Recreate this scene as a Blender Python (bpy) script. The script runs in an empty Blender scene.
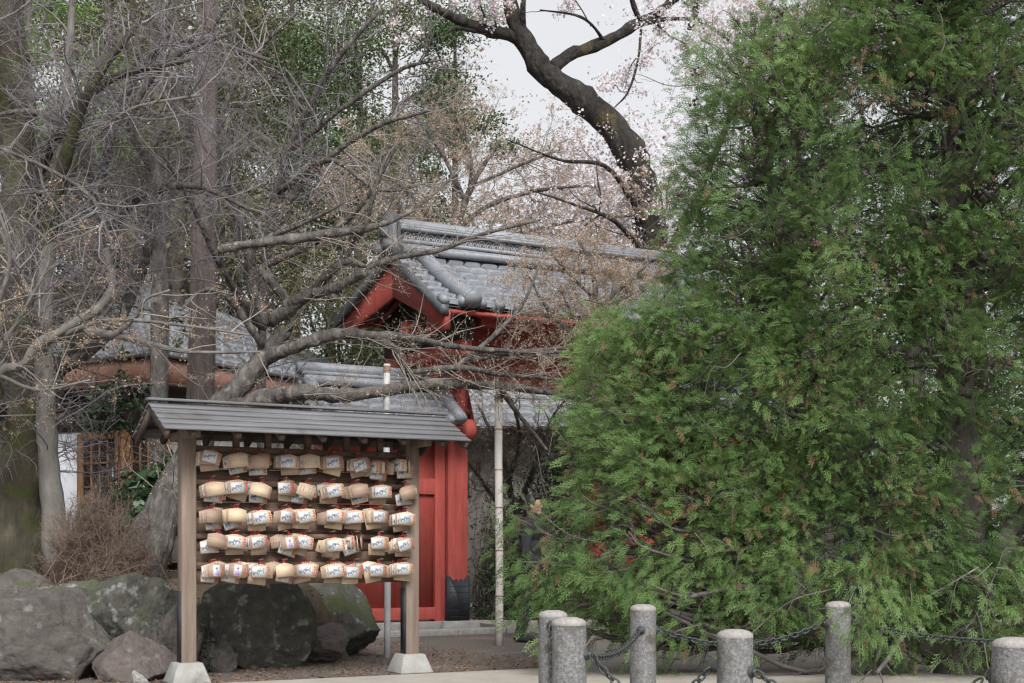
import bpy, math, random
import numpy as np
from mathutils import Vector, Matrix

# ------------------------------------------------------------------ camera, sky, sun, exposure
S = bpy.context.scene
COL = S.collection
F = 1422.0; HOR = 550.0; CAMZ = 1.1
cam_d = bpy.data.cameras.new("camera"); cam = bpy.data.objects.new("camera", cam_d); COL.objects.link(cam)
cam.location = (0, 0, CAMZ); cam.rotation_euler = (math.radians(90), 0, 0)
cam_d.sensor_width = 36.0; cam_d.lens = 36.0 * F / 1024.0; cam_d.shift_y = (HOR - 341.5) / 1024.0
cam_d.clip_start = 0.1; cam_d.clip_end = 2000
cam_d.dof.use_dof = True; cam_d.dof.focus_distance = 13.5; cam_d.dof.aperture_fstop = 10.0
S.camera = cam

W = bpy.data.worlds.new("World"); S.world = W; W.use_nodes = True
nt = W.node_tree; bg = nt.nodes["Background"]
sky = nt.nodes.new("ShaderNodeTexSky"); sky.sky_type = 'NISHITA'; sky.sun_disc = False
SUN_EL, SUN_AZ = 42, 167        # sun up, behind the camera and a little to the left
sky.sun_elevation = math.radians(SUN_EL); sky.sun_rotation = math.radians(SUN_AZ)
sky.air_density = 1.0; sky.dust_density = 8.0; sky.ozone_density = 1.0
hs = nt.nodes.new("ShaderNodeHueSaturation"); hs.inputs["Saturation"].default_value = 0.18
nt.links.new(sky.outputs[0], hs.inputs["Color"])
cloud = nt.nodes.new("ShaderNodeMixRGB"); cloud.inputs[0].default_value = 0.55; cloud.inputs[2].default_value = (4.0, 4.0, 4.14, 1)   # even cloud cover over the sky
nt.links.new(hs.outputs[0], cloud.inputs[1]); nt.links.new(cloud.outputs[0], bg.inputs["Color"])
bg.inputs["Strength"].default_value = 0.091

sun_d = bpy.data.lights.new("sun", 'SUN'); sun = bpy.data.objects.new("sun", sun_d); COL.objects.link(sun)
sun_d.energy = 1.4; sun_d.angle = math.radians(25); sun_d.color = (1, 0.97, 0.93)
_az = math.radians(SUN_AZ); _el = math.radians(SUN_EL)
_dir = Vector((math.sin(_az) * math.cos(_el), math.cos(_az) * math.cos(_el), math.sin(_el)))
sun.rotation_euler = (-_dir).to_track_quat('-Z', 'Y').to_euler()
sun.location = (0, 0, 30)

S.view_settings.view_transform = 'Standard'; S.view_settings.look = 'None'
S.view_settings.exposure = 1.4; S.view_settings.gamma = 1.0
S.view_settings.use_curve_mapping = False
S.cycles.use_denoising = True; S.cycles.denoiser = 'OPENIMAGEDENOISE'; S.cycles.denoising_prefilter = 'NONE'; S.cycles.denoising_input_passes = 'RGB_ALBEDO_NORMAL'; S.cycles.filter_width = 1.3; S.cycles.sample_clamp_indirect = 4.0; S.cycles.use_adaptive_sampling = False

R = np.random.default_rng(7)
RND = random.Random(3)

# ------------------------------------------------------------------ helpers
def P(px, py, d):
    return np.array([(px - 512) / F * d, d, CAMZ + (HOR - py) / F * d])

def unit(v):
    return v / np.maximum(np.linalg.norm(v, axis=-1, keepdims=True), 1e-9)

class MB:
    """collects faces; build() links them as one mesh object"""
    def __init__(s): s.v = []; s.f = []; s.m = []; s.n = 0
    def add(s, v, faces, m=0):
        v = np.asarray(v, float).reshape(-1, 3)
        if isinstance(faces, np.ndarray):
            s.f.append(faces + s.n); s.m.append(np.full(len(faces), m))
        else:
            by = {}
            for q in faces: by.setdefault(len(q), []).append(q)
            for k, q in by.items():
                s.f.append(np.array(q) + s.n); s.m.append(np.full(len(q), m))
        s.v.append(v); s.n += len(v)
    def box(s, c, size, rot=None, m=0, taper=(1, 1)):
        x, y, z = np.array(size) / 2
        v = np.array([[-x, -y, -z], [x, -y, -z], [x, y, -z], [-x, y, -z], [-x, -y, z], [x, -y, z], [x, y, z], [-x, y, z]])
        v[4:, 0] *= taper[0]; v[4:, 1] *= taper[1]
        if rot is not None: v = v @ np.array(rot).T
        s.add(v + np.array(c), np.array([[0, 3, 2, 1], [4, 5, 6, 7], [0, 1, 5, 4], [1, 2, 6, 5], [2, 3, 7, 6], [3, 0, 4, 7]]), m)
    def bar(s, a, b, w, h, m=0, up=(0, 0, 1)):
        a = np.array(a, float); b = np.array(b, float); d = unit(b - a); up = np.array(up, float)
        sd = unit(np.cross(d, up)); u2 = np.cross(sd, d)
        rot = np.stack([d, -sd, u2], axis=1)
        s.box((a + b) / 2, (np.linalg.norm(b - a), w, h), rot, m)
    def tube(s, pts, rad, n=8, m=0, cap=True):
        pts = np.asarray(pts, float); rad = np.broadcast_to(np.asarray(rad, float), (len(pts),))
        s.tubes(pts[None], rad[None], n, m, cap)
    def tubes(s, pts, rad, n=3, m=0, cap=False):
        """pts (M,N,3), rad (M,N)"""
        M, N, _ = pts.shape
        t = np.gradient(pts, axis=1); t = unit(t)
        ref = np.where(np.abs(t[:, :1, 2:3]) > 0.9, np.array([[[1.0, 0, 0]]]), np.array([[[0, 0, 1.0]]]))
        ref = np.repeat(ref, N, axis=1)
        if N > 2:
            for i in range(0, N):
                if i == 0: a = unit(np.cross(t[:, 0], ref[:, 0]))
                else: a = unit(a - t[:, i] * np.sum(a * t[:, i], axis=1, keepdims=True))
                ref[:, i] = a
            a = ref
        else:
            a = unit(np.cross(t, ref))
        b = np.cross(t, a)
        ang = np.arange(n) * 2 * np.pi / n
        ring = (a[:, :, None, :] * np.cos(ang)[None, None, :, None] + b[:, :, None, :] * np.sin(ang)[None, None, :, None])
        v = pts[:, :, None, :] + ring * rad[:, :, None, None]
        v = v.reshape(-1, 3)
        idx = np.arange(M * N * n).reshape(M, N, n)
        nx = np.roll(idx, -1, axis=2)
        f = np.stack([idx[:, :-1], nx[:, :-1], nx[:, 1:], idx[:, 1:]], axis=-1).reshape(-1, 4)
        s.add(v, f, m)
        if cap:
            base = s.n - len(v)
            c0 = [list(reversed([int(q) for q in idx[k, 0]])) for k in range(M)]
            c1 = [[int(q) for q in idx[k, -1]] for k in range(M)]
            arr = np.array(c0 + c1) + base
            s.f.append(arr); s.m.append(np.full(len(arr), m))
    def lathe(s, prof, n=24, m=0, c=(0, 0, 0)):
        prof = np.array(prof, float); ang = np.arange(n) * 2 * np.pi / n
        v = np.stack([prof[:, None, 0] * np.cos(ang), prof[:, None, 0] * np.sin(ang), np.repeat(prof[:, 1:2], n, 1)], -1)
        idx = np.arange(len(prof) * n).reshape(len(prof), n); nx = np.roll(idx, -1, axis=1)
        f = np.stack([idx[:-1], nx[:-1], nx[1:], idx[1:]], -1).reshape(-1, 4)
        s.add(v.reshape(-1, 3) + np.array(c), f, m)
    def extrude(s, poly, o, ax, ay, th, m=0):
        """polygon in the plane (o; ax, ay), pushed by th along ax x ay"""
        poly = np.array(poly, float); o = np.array(o, float); ax = np.array(ax, float); ay = np.array(ay, float)
        nz = unit(np.cross(ax, ay)); a = o + poly[:, :1] * ax + poly[:, 1:] * ay
        v = np.concatenate([a, a + nz * th]); k = len(poly)
        f = [list(range(k))[::-1], list(range(k, 2 * k))] + [[i, (i + 1) % k, k + (i + 1) % k, k + i] for i in range(k)]
        s.add(v, f, m)
    def build(s, name, mats, parent=None, smooth=False, world=False):
        me = bpy.data.meshes.new(name)
        V = np.concatenate(s.v) if s.v else np.zeros((0, 3))
        if world and parent is not None:
            root = parent
            off = np.array(root.location)
            while root.parent: root = root.parent; off = off + np.array(root.location)
            V = V - off
        me.vertices.add(len(V)); me.vertices.foreach_set("co", V.ravel())
        tot = np.concatenate([np.full(len(f), f.shape[1]) for f in s.f])
        li = np.concatenate([f.ravel() for f in s.f])
        me.loops.add(len(li)); me.loops.foreach_set("vertex_index", li.astype(np.int32))
        me.polygons.add(len(tot))
        me.polygons.foreach_set("loop_start", (np.cumsum(tot) - tot).astype(np.int32))
        me.polygons.foreach_set("loop_total", tot.astype(np.int32))
        me.polygons.foreach_set("material_index", np.concatenate(s.m).astype(np.int32))
        if smooth: me.polygons.foreach_set("use_smooth", np.ones(len(tot), bool))
        me.update(calc_edges=True); me.validate()
        for mm in (mats if isinstance(mats, (list, tuple)) else [mats]): me.materials.append(mm)
        o = bpy.data.objects.new(name, me); COL.objects.link(o)
        if parent is not None: o.parent = parent
        return o

def tag(o, label=None, cat=None, group=None, kind=None):
    if label: o["label"] = label
    if cat: o["category"] = cat
    if group: o["group"] = group
    if kind: o["kind"] = kind
    return o

def thing(name, label, cat, loc=(0, 0, 0), rotz=0.0, group=None):
    o = bpy.data.objects.new(name, None); COL.objects.link(o); o.empty_display_size = 0.2
    o.location = [float(q) for q in loc]; o.rotation_euler = (0, 0, rotz)
    return tag(o, label, cat, group)

def bevel(o, w=0.006, seg=2):
    m = o.modifiers.new("bevel", 'BEVEL'); m.width = w; m.segments = seg; m.limit_method = 'ANGLE'; m.angle_limit = 0.6
    return o

# ------------------------------------------------------------------ materials
def mat(name, cols, scale=6, rough=0.7, bump=0.0, bscale=None, stretch=(1, 1, 1), detail=6, island=0.0, objrand=0.0,
        trans=0.0, spec=0.4, coord='Object', pos=(0.3, 0.55, 0.75), metal=0.0, bdist=0.03, moss=None, second=None):
    m = bpy.data.materials.new(name); m.use_nodes = True
    n = m.node_tree.nodes; L = m.node_tree.links; bs = n["Principled BSDF"]
    tc = n.new("ShaderNodeTexCoord"); mp = n.new("ShaderNodeMapping"); mp.inputs["Scale"].default_value = stretch
    L.new(tc.outputs[coord], mp.inputs[0])
    nz = n.new("ShaderNodeTexNoise"); nz.inputs["Scale"].default_value = scale; nz.inputs["Detail"].default_value = detail
    nz.inputs["Roughness"].default_value = 0.62
    if objrand:
        oi = n.new("ShaderNodeObjectInfo"); ad = n.new("ShaderNodeVectorMath"); ad.operation = 'ADD'
        ml = n.new("ShaderNodeMath"); ml.operation = 'MULTIPLY'; ml.inputs[1].default_value = 37.0
        L.new(oi.outputs["Random"], ml.inputs[0]); L.new(mp.outputs[0], ad.inputs[0]); L.new(ml.outputs[0], ad.inputs[1])
        L.new(ad.outputs[0], nz.inputs["Vector"])
    else: L.new(mp.outputs[0], nz.inputs["Vector"])
    cr = n.new("ShaderNodeValToRGB")
    while len(cr.color_ramp.elements) < len(cols): cr.color_ramp.elements.new(0.5)
    ps = pos if len(cols) == 3 else np.linspace(0.3, 0.72, len(cols))
    for e, c, p in zip(cr.color_ramp.elements, cols, ps): e.color = (*c, 1); e.position = float(p)
    L.new(nz.outputs["Fac"], cr.inputs[0])
    out = cr.outputs[0]
    if second:   # large patches of another colour: (colour, scale, threshold)
        n2 = n.new("ShaderNodeTexNoise"); n2.inputs["Scale"].default_value = second[1]; n2.inputs["Detail"].default_value = 8
        L.new(tc.outputs[coord], n2.inputs["Vector"])
        r2 = n.new("ShaderNodeValToRGB"); r2.color_ramp.elements[0].position = second[2]; r2.color_ramp.elements[1].position = min(1, second[2] + 0.1)
        L.new(n2.outputs["Fac"], r2.inputs[0])
        mx = n.new("ShaderNodeMixRGB"); mx.inputs[2].default_value = (*second[0], 1)
        L.new(r2.outputs[0], mx.inputs[0]); L.new(out, mx.inputs[1]); out = mx.outputs[0]
    if moss:     # moss grows on faces that look up and in patches: (colour, amount)
        ge = n.new("ShaderNodeNewGeometry"); sx = n.new("ShaderNodeSeparateXYZ"); L.new(ge.outputs["Normal"], sx.inputs[0])
        n3 = n.new("ShaderNodeTexNoise"); n3.inputs["Scale"].default_value = 2.3; n3.inputs["Detail"].default_value = 9
        L.new(tc.outputs[coord], n3.inputs["Vector"])
        a = n.new("ShaderNodeMath"); a.operation = 'MULTIPLY_ADD'; a.inputs[1].default_value = 0.25
        L.new(sx.outputs[2], a.inputs[0]); L.new(n3.outputs["Fac"], a.inputs[2])
        r3 = n.new("ShaderNodeValToRGB"); r3.color_ramp.elements[0].position = moss[1]; r3.color_ramp.elements[1].position = moss[1] + 0.16
        L.new(a.outputs[0], r3.inputs[0])
        mx = n.new("ShaderNodeMixRGB"); mx.inputs[2].default_value = (*moss[0], 1)
        L.new(r3.outputs[0], mx.inputs[0]); L.new(out, mx.inputs[1]); out = mx.outputs[0]
    if island or objrand:
        hv = n.new("ShaderNodeHueSaturation")
        if island:
            ge = n.new("ShaderNodeNewGeometry"); src = ge.outputs["Random Per Island"]
        else: src = oi.outputs["Random"]
        k = island or objrand
        mr = n.new("ShaderNodeMapRange"); mr.inputs[3].default_value = 1 - k; mr.inputs[4].default_value = 1 + k
        L.new(src, mr.inputs[0]); L.new(mr.outputs[0], hv.inputs["Value"])
        m2 = n.new("ShaderNodeMapRange"); m2.inputs[3].default_value = 0.5 - 0.03 * k; m2.inputs[4].default_value = 0.5 + 0.05 * k
        L.new(src, m2.inputs[0]); L.new(m2.outputs[0], hv.inputs["Hue"])
        L.new(out, hv.inputs["Color"]); out = hv.outputs[0]
    L.new(out, bs.inputs["Base Color"])
    bs.inputs["Roughness"].default_value = rough; bs.inputs["Metallic"].default_value = metal
    bs.inputs["Specular IOR Level"].default_value = spec
    if bump:
        n4 = n.new("ShaderNodeTexNoise"); n4.inputs["Scale"].default_value = bscale or scale * 3; n4.inputs["Detail"].default_value = 8
        L.new(mp.outputs[0], n4.inputs["Vector"])
        bp = n.new("ShaderNodeBump"); bp.inputs["Strength"].default_value = bump; bp.inputs["Distance"].default_value = bdist
        L.new(n4.outputs["Fac"], bp.inputs["Height"]); L.new(bp.outputs[0], bs.inputs["Normal"])
    if trans:
        tr = n.new("ShaderNodeBsdfTranslucent"); L.new(out, tr.inputs[0])
        mx = n.new("ShaderNodeMixShader"); mx.inputs[0].default_value = trans
        L.new(bs.outputs[0], mx.inputs[1]); L.new(tr.outputs[0], mx.inputs[2]); L.new(mx.outputs[0], n["Material Output"].inputs[0])
    return m

M = {}
M['soil'] = mat('soil', [(.055, .045, .039), (.13, .11, .097), (.25, .22, .20)], 26, .95, 1.0, 70, detail=10, second=((.17, .145, .125), 0.7, .52))
M['paving'] = mat('paving', [(.25, .228, .198), (.30, .278, .245), (.35, .322, .288)], 3, .9, .25, 90, detail=10, second=((.23, .208, .18), 0.9, .56))
M['bank'] = mat('bank_soil', [(.05, .042, .03), (.09, .07, .05), (.13, .105, .075)], 5, .95, .6, 40, detail=10, moss=((.05, .065, .02), .78))
M['rock'] = mat('rock', [(.05, .045, .041), (.076, .068, .063), (.108, .098, .091)], 9, .95, .95, 16, objrand=.25, detail=12, second=((.15, .15, .14), 5.5, .60), moss=((.055, .062, .030), .74), bdist=.03)
M['rock_red'] = mat('rock_red', [(.06, .05, .048), (.09, .075, .071), (.125, .105, .10)], 11, .95, .95, 16, objrand=.2, detail=12, second=((.15, .135, .13), 7, .63), bdist=.03)
M['rock_moss'] = mat('rock_moss', [(.040, .039, .033), (.068, .067, .058), (.115, .113, .10)], 10, .95, .95, 16, objrand=.2, detail=12, second=((.19, .195, .185), 10, .57), moss=((.045, .055, .022), .62), bdist=.03)
M['bark_grey'] = mat('bark_grey', [(.03, .027, .025), (.095, .086, .08), (.20, .185, .172)], 11, .92, 1.0, 16, stretch=(1, 1, .35), detail=12, moss=((.085, .082, .03), .80), second=((.20, .19, .17), 5, .60), bdist=.07)
M['bark_moss'] = mat('bark_moss', [(.022, .019, .014), (.05, .044, .030), (.095, .085, .06)], 6, .95, 1.0, 16, stretch=(1, 1, .4), detail=10, second=((.042, .046, .015), 3.2, .50))
M['bark_pale'] = mat('bark_pale', [(.095, .09, .082), (.145, .137, .126), (.21, .198, .182)], 6, .9, .7, 18, stretch=(1, 1, .4), detail=10, second=((.06, .055, .045), 3.2, .60))
M['bark_dark'] = mat('bark_dark', [(.010, .009, .008), (.026, .023, .021), (.06, .054, .048)], 9, .95, 1.0, 10, stretch=(1, 1, .5), detail=12, bdist=.12, second=((.055, .046, .022), 2.6, .55))
M['bark_cedar'] = mat('bark_cedar', [(.055, .043, .04), (.105, .085, .08), (.165, .14, .13)], 9, .95, 1.0, 20, stretch=(1.6, 1.6, .12), detail=10)
M['twig_grey'] = mat('twig_grey', [(.115, .105, .112), (.185, .17, .18), (.265, .247, .257)], 2, .85, island=.3)
M['twig_tan'] = mat('twig_tan', [(.15, .132, .114), (.225, .20, .175), (.30, .27, .235)], 2, .85, island=.3)
M['twig_dark'] = mat('twig_dark', [(.035, .032, .032), (.06, .055, .052), (.09, .08, .075)], 2, .85, island=.3)
M['twig_cone'] = mat('twig_conifer', [(.045, .04, .037), (.095, .085, .08), (.17, .157, .15)], 2, .85, island=.5)
M['bud'] = mat('bud', [(.33, .24, .18), (.42, .32, .25), (.50, .40, .32)], 2, .8, island=.35, trans=.3)
M['dry_leaf'] = mat('dry_leaf', [(.14, .078, .048), (.21, .12, .072), (.28, .17, .105)], 2, .8, island=.4, trans=.3)
M['blossom'] = mat('blossom', [(.60, .53, .555), (.68, .62, .64), (.74, .69, .71)], 2, .8, island=.12, trans=.35)
M['thuja'] = mat('thuja', [(.072, .128, .042), (.124, .198, .062), (.200, .288, .096)], 1.1, .6, island=.34, trans=.36, spec=.25, detail=3)
M['thuja_dead'] = mat('thuja_dead', [(.10, .06, .035), (.15, .09, .05), (.20, .13, .075)], 2, .8, island=.35, trans=.2)
M['thuja_bark'] = mat('thuja_bark', [(.055, .045, .042), (.11, .098, .094), (.19, .175, .17)], 5, .9, .6, 20, stretch=(1, 1, .3))
M['cone'] = mat('cone', [(.03, .018, .025), (.06, .04, .05), (.10, .075, .085)], 6, .8, island=.3)
M['leaf_dark'] = mat('leaf_dark', [(.028, .048, .022), (.042, .07, .03), (.065, .10, .042)], .9, .55, island=.4, trans=.22, detail=3)
M['leaf_mid'] = mat('leaf_mid', [(.05, .08, .03), (.075, .115, .04), (.11, .15, .055)], .9, .55, island=.4, trans=.25, detail=3)
M['leaf_olive'] = mat('leaf_olive', [(.075, .078, .036), (.115, .115, .052), (.16, .15, .072)], .9, .6, island=.4, trans=.25, detail=3)
M['leaf_rust'] = mat('leaf_rust', [(.085, .06, .042), (.13, .09, .06), (.19, .13, .085)], .9, .7, island=.4, trans=.2, detail=3)
M['leaf_bright'] = mat('leaf_bright', [(.085, .15, .028), (.13, .21, .04), (.18, .27, .06)], .9, .5, island=.35, trans=.3, detail=3)
M['leaf_gloss'] = mat('leaf_gloss', [(.03, .07, .03), (.05, .10, .042), (.075, .13, .06)], .9, .35, island=.35, trans=.15, detail=3)
M['red'] = mat('red_paint', [(.24, .047, .038), (.32, .064, .052), (.38, .086, .07)], 6, .7, .25, 30, stretch=(2.5, 2.5, .3), detail=12, spec=.25, second=((.31, .065, .052), 2.6, .57))
M['redwood'] = mat('red_brown_wood', [(.13, .062, .042), (.19, .095, .066), (.24, .13, .095)], 3, .7, .2, 20, stretch=(1, 1, .4), detail=8)
M['tile'] = mat('roof_tile', [(.13, .138, .155), (.175, .187, .21), (.225, .24, .265)], 4.5, .5, .12, 40, detail=10, spec=.45, second=((.12, .12, .122), 7, .60))
M['tile_dark'] = mat('dark_tile', [(.05, .055, .06), (.08, .085, .092), (.12, .125, .135)], 6, .5, .2, 30, detail=8)
M['tile_pale'] = mat('pale_tile', [(.24, .25, .275), (.31, .325, .35), (.38, .40, .42)], 2.6, .4, .15, 25, detail=10, spec=.5, second=((.20, .21, .23), 5, .62))
M['black'] = mat('black_metal', [(.011, .012, .016), (.018, .020, .025), (.03, .033, .04)], 8, .55, .15, 40, spec=.4)
M['stone'] = mat('cut_stone', [(.18, .178, .172), (.245, .242, .235), (.31, .305, .295)], 12, .9, .3, 60, detail=10)
M['granite'] = mat('granite', [(.075, .075, .076), (.15, .15, .15), (.26, .26, .26)], 55, .85, .35, 90, detail=6, second=((.07, .066, .056), 5.0, .50))
M['cap'] = mat('granite_cap', [(.19, .178, .172), (.26, .245, .238), (.33, .31, .302)], 40, .9, .3, 90, detail=8)
M['concrete'] = mat('concrete', [(.20, .20, .19), (.26, .26, .25), (.31, .31, .295)], 8, .9, .25, 50, detail=10, second=((.15, .15, .14), 3, .58))
M['post'] = mat('rack_wood', [(.12, .09, .07), (.175, .135, .108), (.24, .19, .155)], 5, .8, .25, 20, stretch=(3, 3, .25), detail=9)
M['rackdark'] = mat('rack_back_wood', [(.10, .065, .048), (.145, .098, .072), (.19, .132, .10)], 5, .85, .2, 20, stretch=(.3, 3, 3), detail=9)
M['frameshade'] = mat('shaded_frame_wood', [(.05, .036, .028), (.075, .055, .043), (.105, .08, .064)], 5, .85, .2, 20, stretch=(.3, 3, 3), detail=9)  # darker copy of the rack wood: shade under the roof put into the colour
M['shingle'] = mat('grey_roof_board', [(.075, .075, .08), (.12, .12, .128), (.175, .175, .185)], 6, .75, .25, 24, stretch=(.25, 3, 3), detail=9, second=((.07, .066, .062), 2.2, .58))
M['ema'] = mat('plaque_wood', [(.31, .222, .160), (.39, .288, .212), (.47, .36, .275)], 5, .7, .01, 40, stretch=(.4, 3, 6), objrand=.34)
M['white'] = mat('white_print', [(.40, .40, .41), (.49, .49, .50), (.56, .56, .57)], 30, .7)
M['redink'] = mat('red_ink', [(.46, .03, .035), (.52, .05, .05), (.56, .08, .075)], 30, .7)
M['ink'] = mat('grey_ink', [(.12, .14, .18), (.24, .27, .32), (.40, .43, .47)], 45, .7)
M['purple'] = mat('purple_ink', [(.25, .16, .38), (.36, .25, .48), (.45, .35, .55)], 40, .7)
M['cord'] = mat('red_cord', [(.26, .02, .025), (.32, .03, .035), (.38, .05, .05)], 30, .8)
M['door'] = mat('honey_wood', [(.20, .095, .038), (.27, .135, .058), (.33, .175, .082)], 4, .6, .1, 30, stretch=(3, 3, .3), detail=8)
M['plaster'] = mat('white_plaster', [(.58, .61, .66), (.66, .69, .74), (.72, .74, .78)], 2, .85, .05, 30)
M['beige'] = mat('beige_plaster', [(.33, .30, .27), (.40, .37, .34), (.46, .43, .395)], 2, .85, .05, 30)
M['greywall'] = mat('weathered_grey_wall', [(.24, .222, .205), (.31, .29, .27), (.37, .35, .33)], 2, .85, .1, 30, stretch=(2, 2, .4))
M['darkwood'] = mat('dark_wood', [(.028, .022, .018), (.05, .04, .033), (.075, .06, .05)], 5, .8, .2, 20, stretch=(2, 2, .3))
M['glass'] = mat('window_glass', [(.015, .016, .018), (.025, .026, .028), (.04, .042, .045)], 2, .08, spec=.6)
M['pole'] = mat('pale_pole', [(.36, .33, .315), (.45, .42, .405), (.53, .50, .485)], 6, .6, .1, 30, stretch=(1, 1, .3), detail=8, second=((.26, .20, .16), 2.4, .62))
M['steel'] = mat('grey_pole', [(.33, .33, .345), (.42, .42, .44), (.50, .50, .52)], 8, .5, .05, 30)
M['rust'] = mat('rusty_pole', [(.20, .13, .09), (.28, .19, .14), (.36, .26, .2)], 8, .8, .2, 30)
M['iron'] = mat('chain_iron', [(.03, .036, .036), (.055, .064, .064), (.085, .098, .098)], 30, .6, .3, 80, metal=.4)
M['skin'] = mat('skin', [(.44, .26, .19), (.48, .29, .21), (.52, .32, .24)], 8, .55)
M['hair'] = mat('hair', [(.012, .010, .010), (.02, .017, .016), (.03, .026, .024)], 20, .5)
M['cloth_dark'] = mat('dark_cloth', [(.018, .018, .02), (.03, .03, .034), (.045, .045, .05)], 12, .9)
M['cloth_navy'] = mat('navy_cloth', [(.03, .045, .10), (.045, .065, .14), (.06, .085, .18)], 12, .9)
M['cloth_blue'] = mat('blue_cloth', [(.06, .12, .32), (.08, .16, .40), (.11, .20, .46)], 12, .9)
M['cloth_white'] = mat('white_cloth', [(.60, .60, .60), (.68, .68, .68), (.74, .74, .74)], 12, .9)
M['cloth_grey'] = mat('grey_cloth', [(.30, .30, .31), (.38, .38, .39), (.44, .44, .45)], 12, .9)

# ------------------------------------------------------------------ setting: ground
U = math.radians(29.0)
u = np.array([math.cos(U), math.sin(U), 0.0]); v_ = np.array([math.sin(U), -math.cos(U), 0.0])
def grid_sheet(name, m, x0, x1, y0, y1, nx, ny, hf):
    mb = MB(); X, Y = np.meshgrid(np.linspace(x0, x1, nx), np.linspace(y0, y1, ny))
    Z = hf(X, Y); idx = np.arange(nx * ny).reshape(ny, nx)
    f = np.stack([idx[:-1, :-1], idx[:-1, 1:], idx[1:, 1:], idx[1:, :-1]], -1).reshape(-1, 4)
    mb.add(np.stack([X, Y, Z], -1).reshape(-1, 3), f); return mb.build(name, m, smooth=True)
mb = MB(); mb.add([[-400, -60, 0], [400, -60, 0], [400, 900, 0], [-400, 900, 0]], np.array([[0, 1, 2, 3]]))
tag(mb.build('ground', M['soil']), kind='structure')
# pale paving: everything in front of the line through e0 along u, and right of the gate approach
e0 = P(230, 683, 11.76); e0[2] = 0
mb = MB()
a = e0 - u * 20; b = e0 + u * 3.1; g1 = np.array([0.75, 17.0, 0]); g2 = np.array([-0.1, 20.6, 0]); g3 = np.array([-5.5, 31.0, 0])
g4 = np.array([40, 60, 0]); g5 = np.array([60, -30, 0]); g6 = np.array([-30, -30, 0])
poly = [a, b, g1, g2, g3, g4, g5, g6]
mb.add(np.array(poly) + [0, 0, .004], [list(range(8))[::-1]])
tag(mb.build('path', M['paving']), kind='structure')

def bank_h(X, Y):
    w = .12 * np.sin(X * 2.1) + .1 * np.sin(Y * 3.3 + X)
    # inside distance to the front edge and to the right edge
    fx, fy = -3.4, 12.95
    d1 = -((X - fx) * v_[0] + (Y - fy) * v_[1])
    d2 = -((X + 1.95) * u[0] + (Y - 15.0) * u[1])
    d = np.minimum(d1, d2) + w
    t = np.clip(d / 0.7, 0, 1); t = t * t * (3 - 2 * t)
    return -.25 + 1.08 * t + np.clip(d - .7, 0, 6) * .03 + .03 * np.sin(X * 5) * np.sin(Y * 4.3) * t
tag(grid_sheet('earth_bank', M['bank'], -16, -0.5, 11.5, 30, 110, 130, bank_h), kind='structure')

# fallen leaves on the soil
def leaf_quads(pos, nrm, tan, L, Wd, m=0, mb=None):
    """diamond leaves: pos (K,3), normals, tangents"""
    nrm = unit(nrm); tan = unit(tan - nrm * np.sum(tan * nrm, 1, keepdims=True)); sd = np.cross(nrm, tan)
    L = np.asarray(L).reshape(-1, 1); Wd = np.asarray(Wd).reshape(-1, 1)
    q = np.stack([pos, pos + tan * L * .45 + sd * Wd * .5 + nrm * L * .05, pos + tan * L, pos + tan * L * .45 - sd * Wd * .5 + nrm * L * .05], 1)
    K = len(pos); mb.add(q.reshape(-1, 3), np.arange(4 * K).reshape(K, 4), m)
mb = MB(); K = 6000
A = R.uniform(0, 1, K); Bq = R.uniform(0, 1, K)
pos = e0 + u * (R.uniform(-2.6, 3.4, K))[:, None] - v_ * (.05 + 7.0 * Bq ** 1.3)[:, None]
pos[:, 2] = np.maximum(.008, bank_h(pos[:, 0], pos[:, 1]) + .01)
nr = R.normal(0, .35, (K, 3)); nr[:, 2] = 1
leaf_quads(pos, nr, R.normal(0, 1, (K, 3)), R.uniform(.02, .055, K), R.uniform(.015, .035, K), mb=mb)
tag(mb.build('fallen_leaves', M['dry_leaf']), 'small brown fallen leaves littering the soil in front of the red gate', 'leaf litter', kind='stuff')

# ------------------------------------------------------------------ tiled roofs
def tile_slope(mb, o, ax, up, nrm, width, length, pitch=.27, course=.24, curve=0.0, clip=None, m=0, wave=.028, step=.03):
    """o eave corner, ax along the eave, up along the slope (unit), nrm out of the roof"""
    nw = int(width / pitch * 18); nc = int(math.ceil(length / course))
    s = np.linspace(0, width, nw + 1)
    ph = (s / pitch) % 1.0
    prof = np.where(ph < .115, -.045, wave * (.25 + .35 * np.sin(np.pi * np.clip((ph - .115) / .885, 0, 1))))
    rows = []
    for c in range(nc):
        t0 = c * course; t1 = min(length, (c + 1) * course)
        for k, (t, h) in enumerate(((t0 + .02, step), (t0 + .03, step + .008), (t1 - .001, 0.004))):
            if k == 0: rows += [(t0, -.03), (t0 + .0195, -.03)]
            rows.append((t, h))
    V = []
    for t, h in rows:
        ss = s
        if clip: lo, hi = clip(t); ss = np.clip(s, lo, hi)
        sag = curve * ((t / length - .5) ** 2 - .25)
        V.append(np.array(o) + ss[:, None] * np.array(ax) + t * np.array(up) + (prof + h + sag)[:, None] * np.array(nrm))
    V = np.array(V); nr_, nc_ = V.shape[:2]
    idx = np.arange(nr_ * nc_).reshape(nr_, nc_)
    f = np.stack([idx[:-1, :-1], idx[:-1, 1:], idx[1:, 1:], idx[1:, :-1]], -1).reshape(-1, 4)
    mb.add(V.reshape(-1, 3), f, m)
    # underside board
    lo, hi = clip(0) if clip else (0, width); lo2, hi2 = clip(length) if clip else (0, width)
    o = np.array(o); ax = np.array(ax); up = np.array(up); nrm = np.array(nrm)
    q = np.array([o + ax * lo, o + ax * hi, o + up * length + ax * hi2, o + up * length + ax * lo2]) - nrm * .05
    mb.add(q, np.array([[3, 2, 1, 0]]), m)

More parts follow.
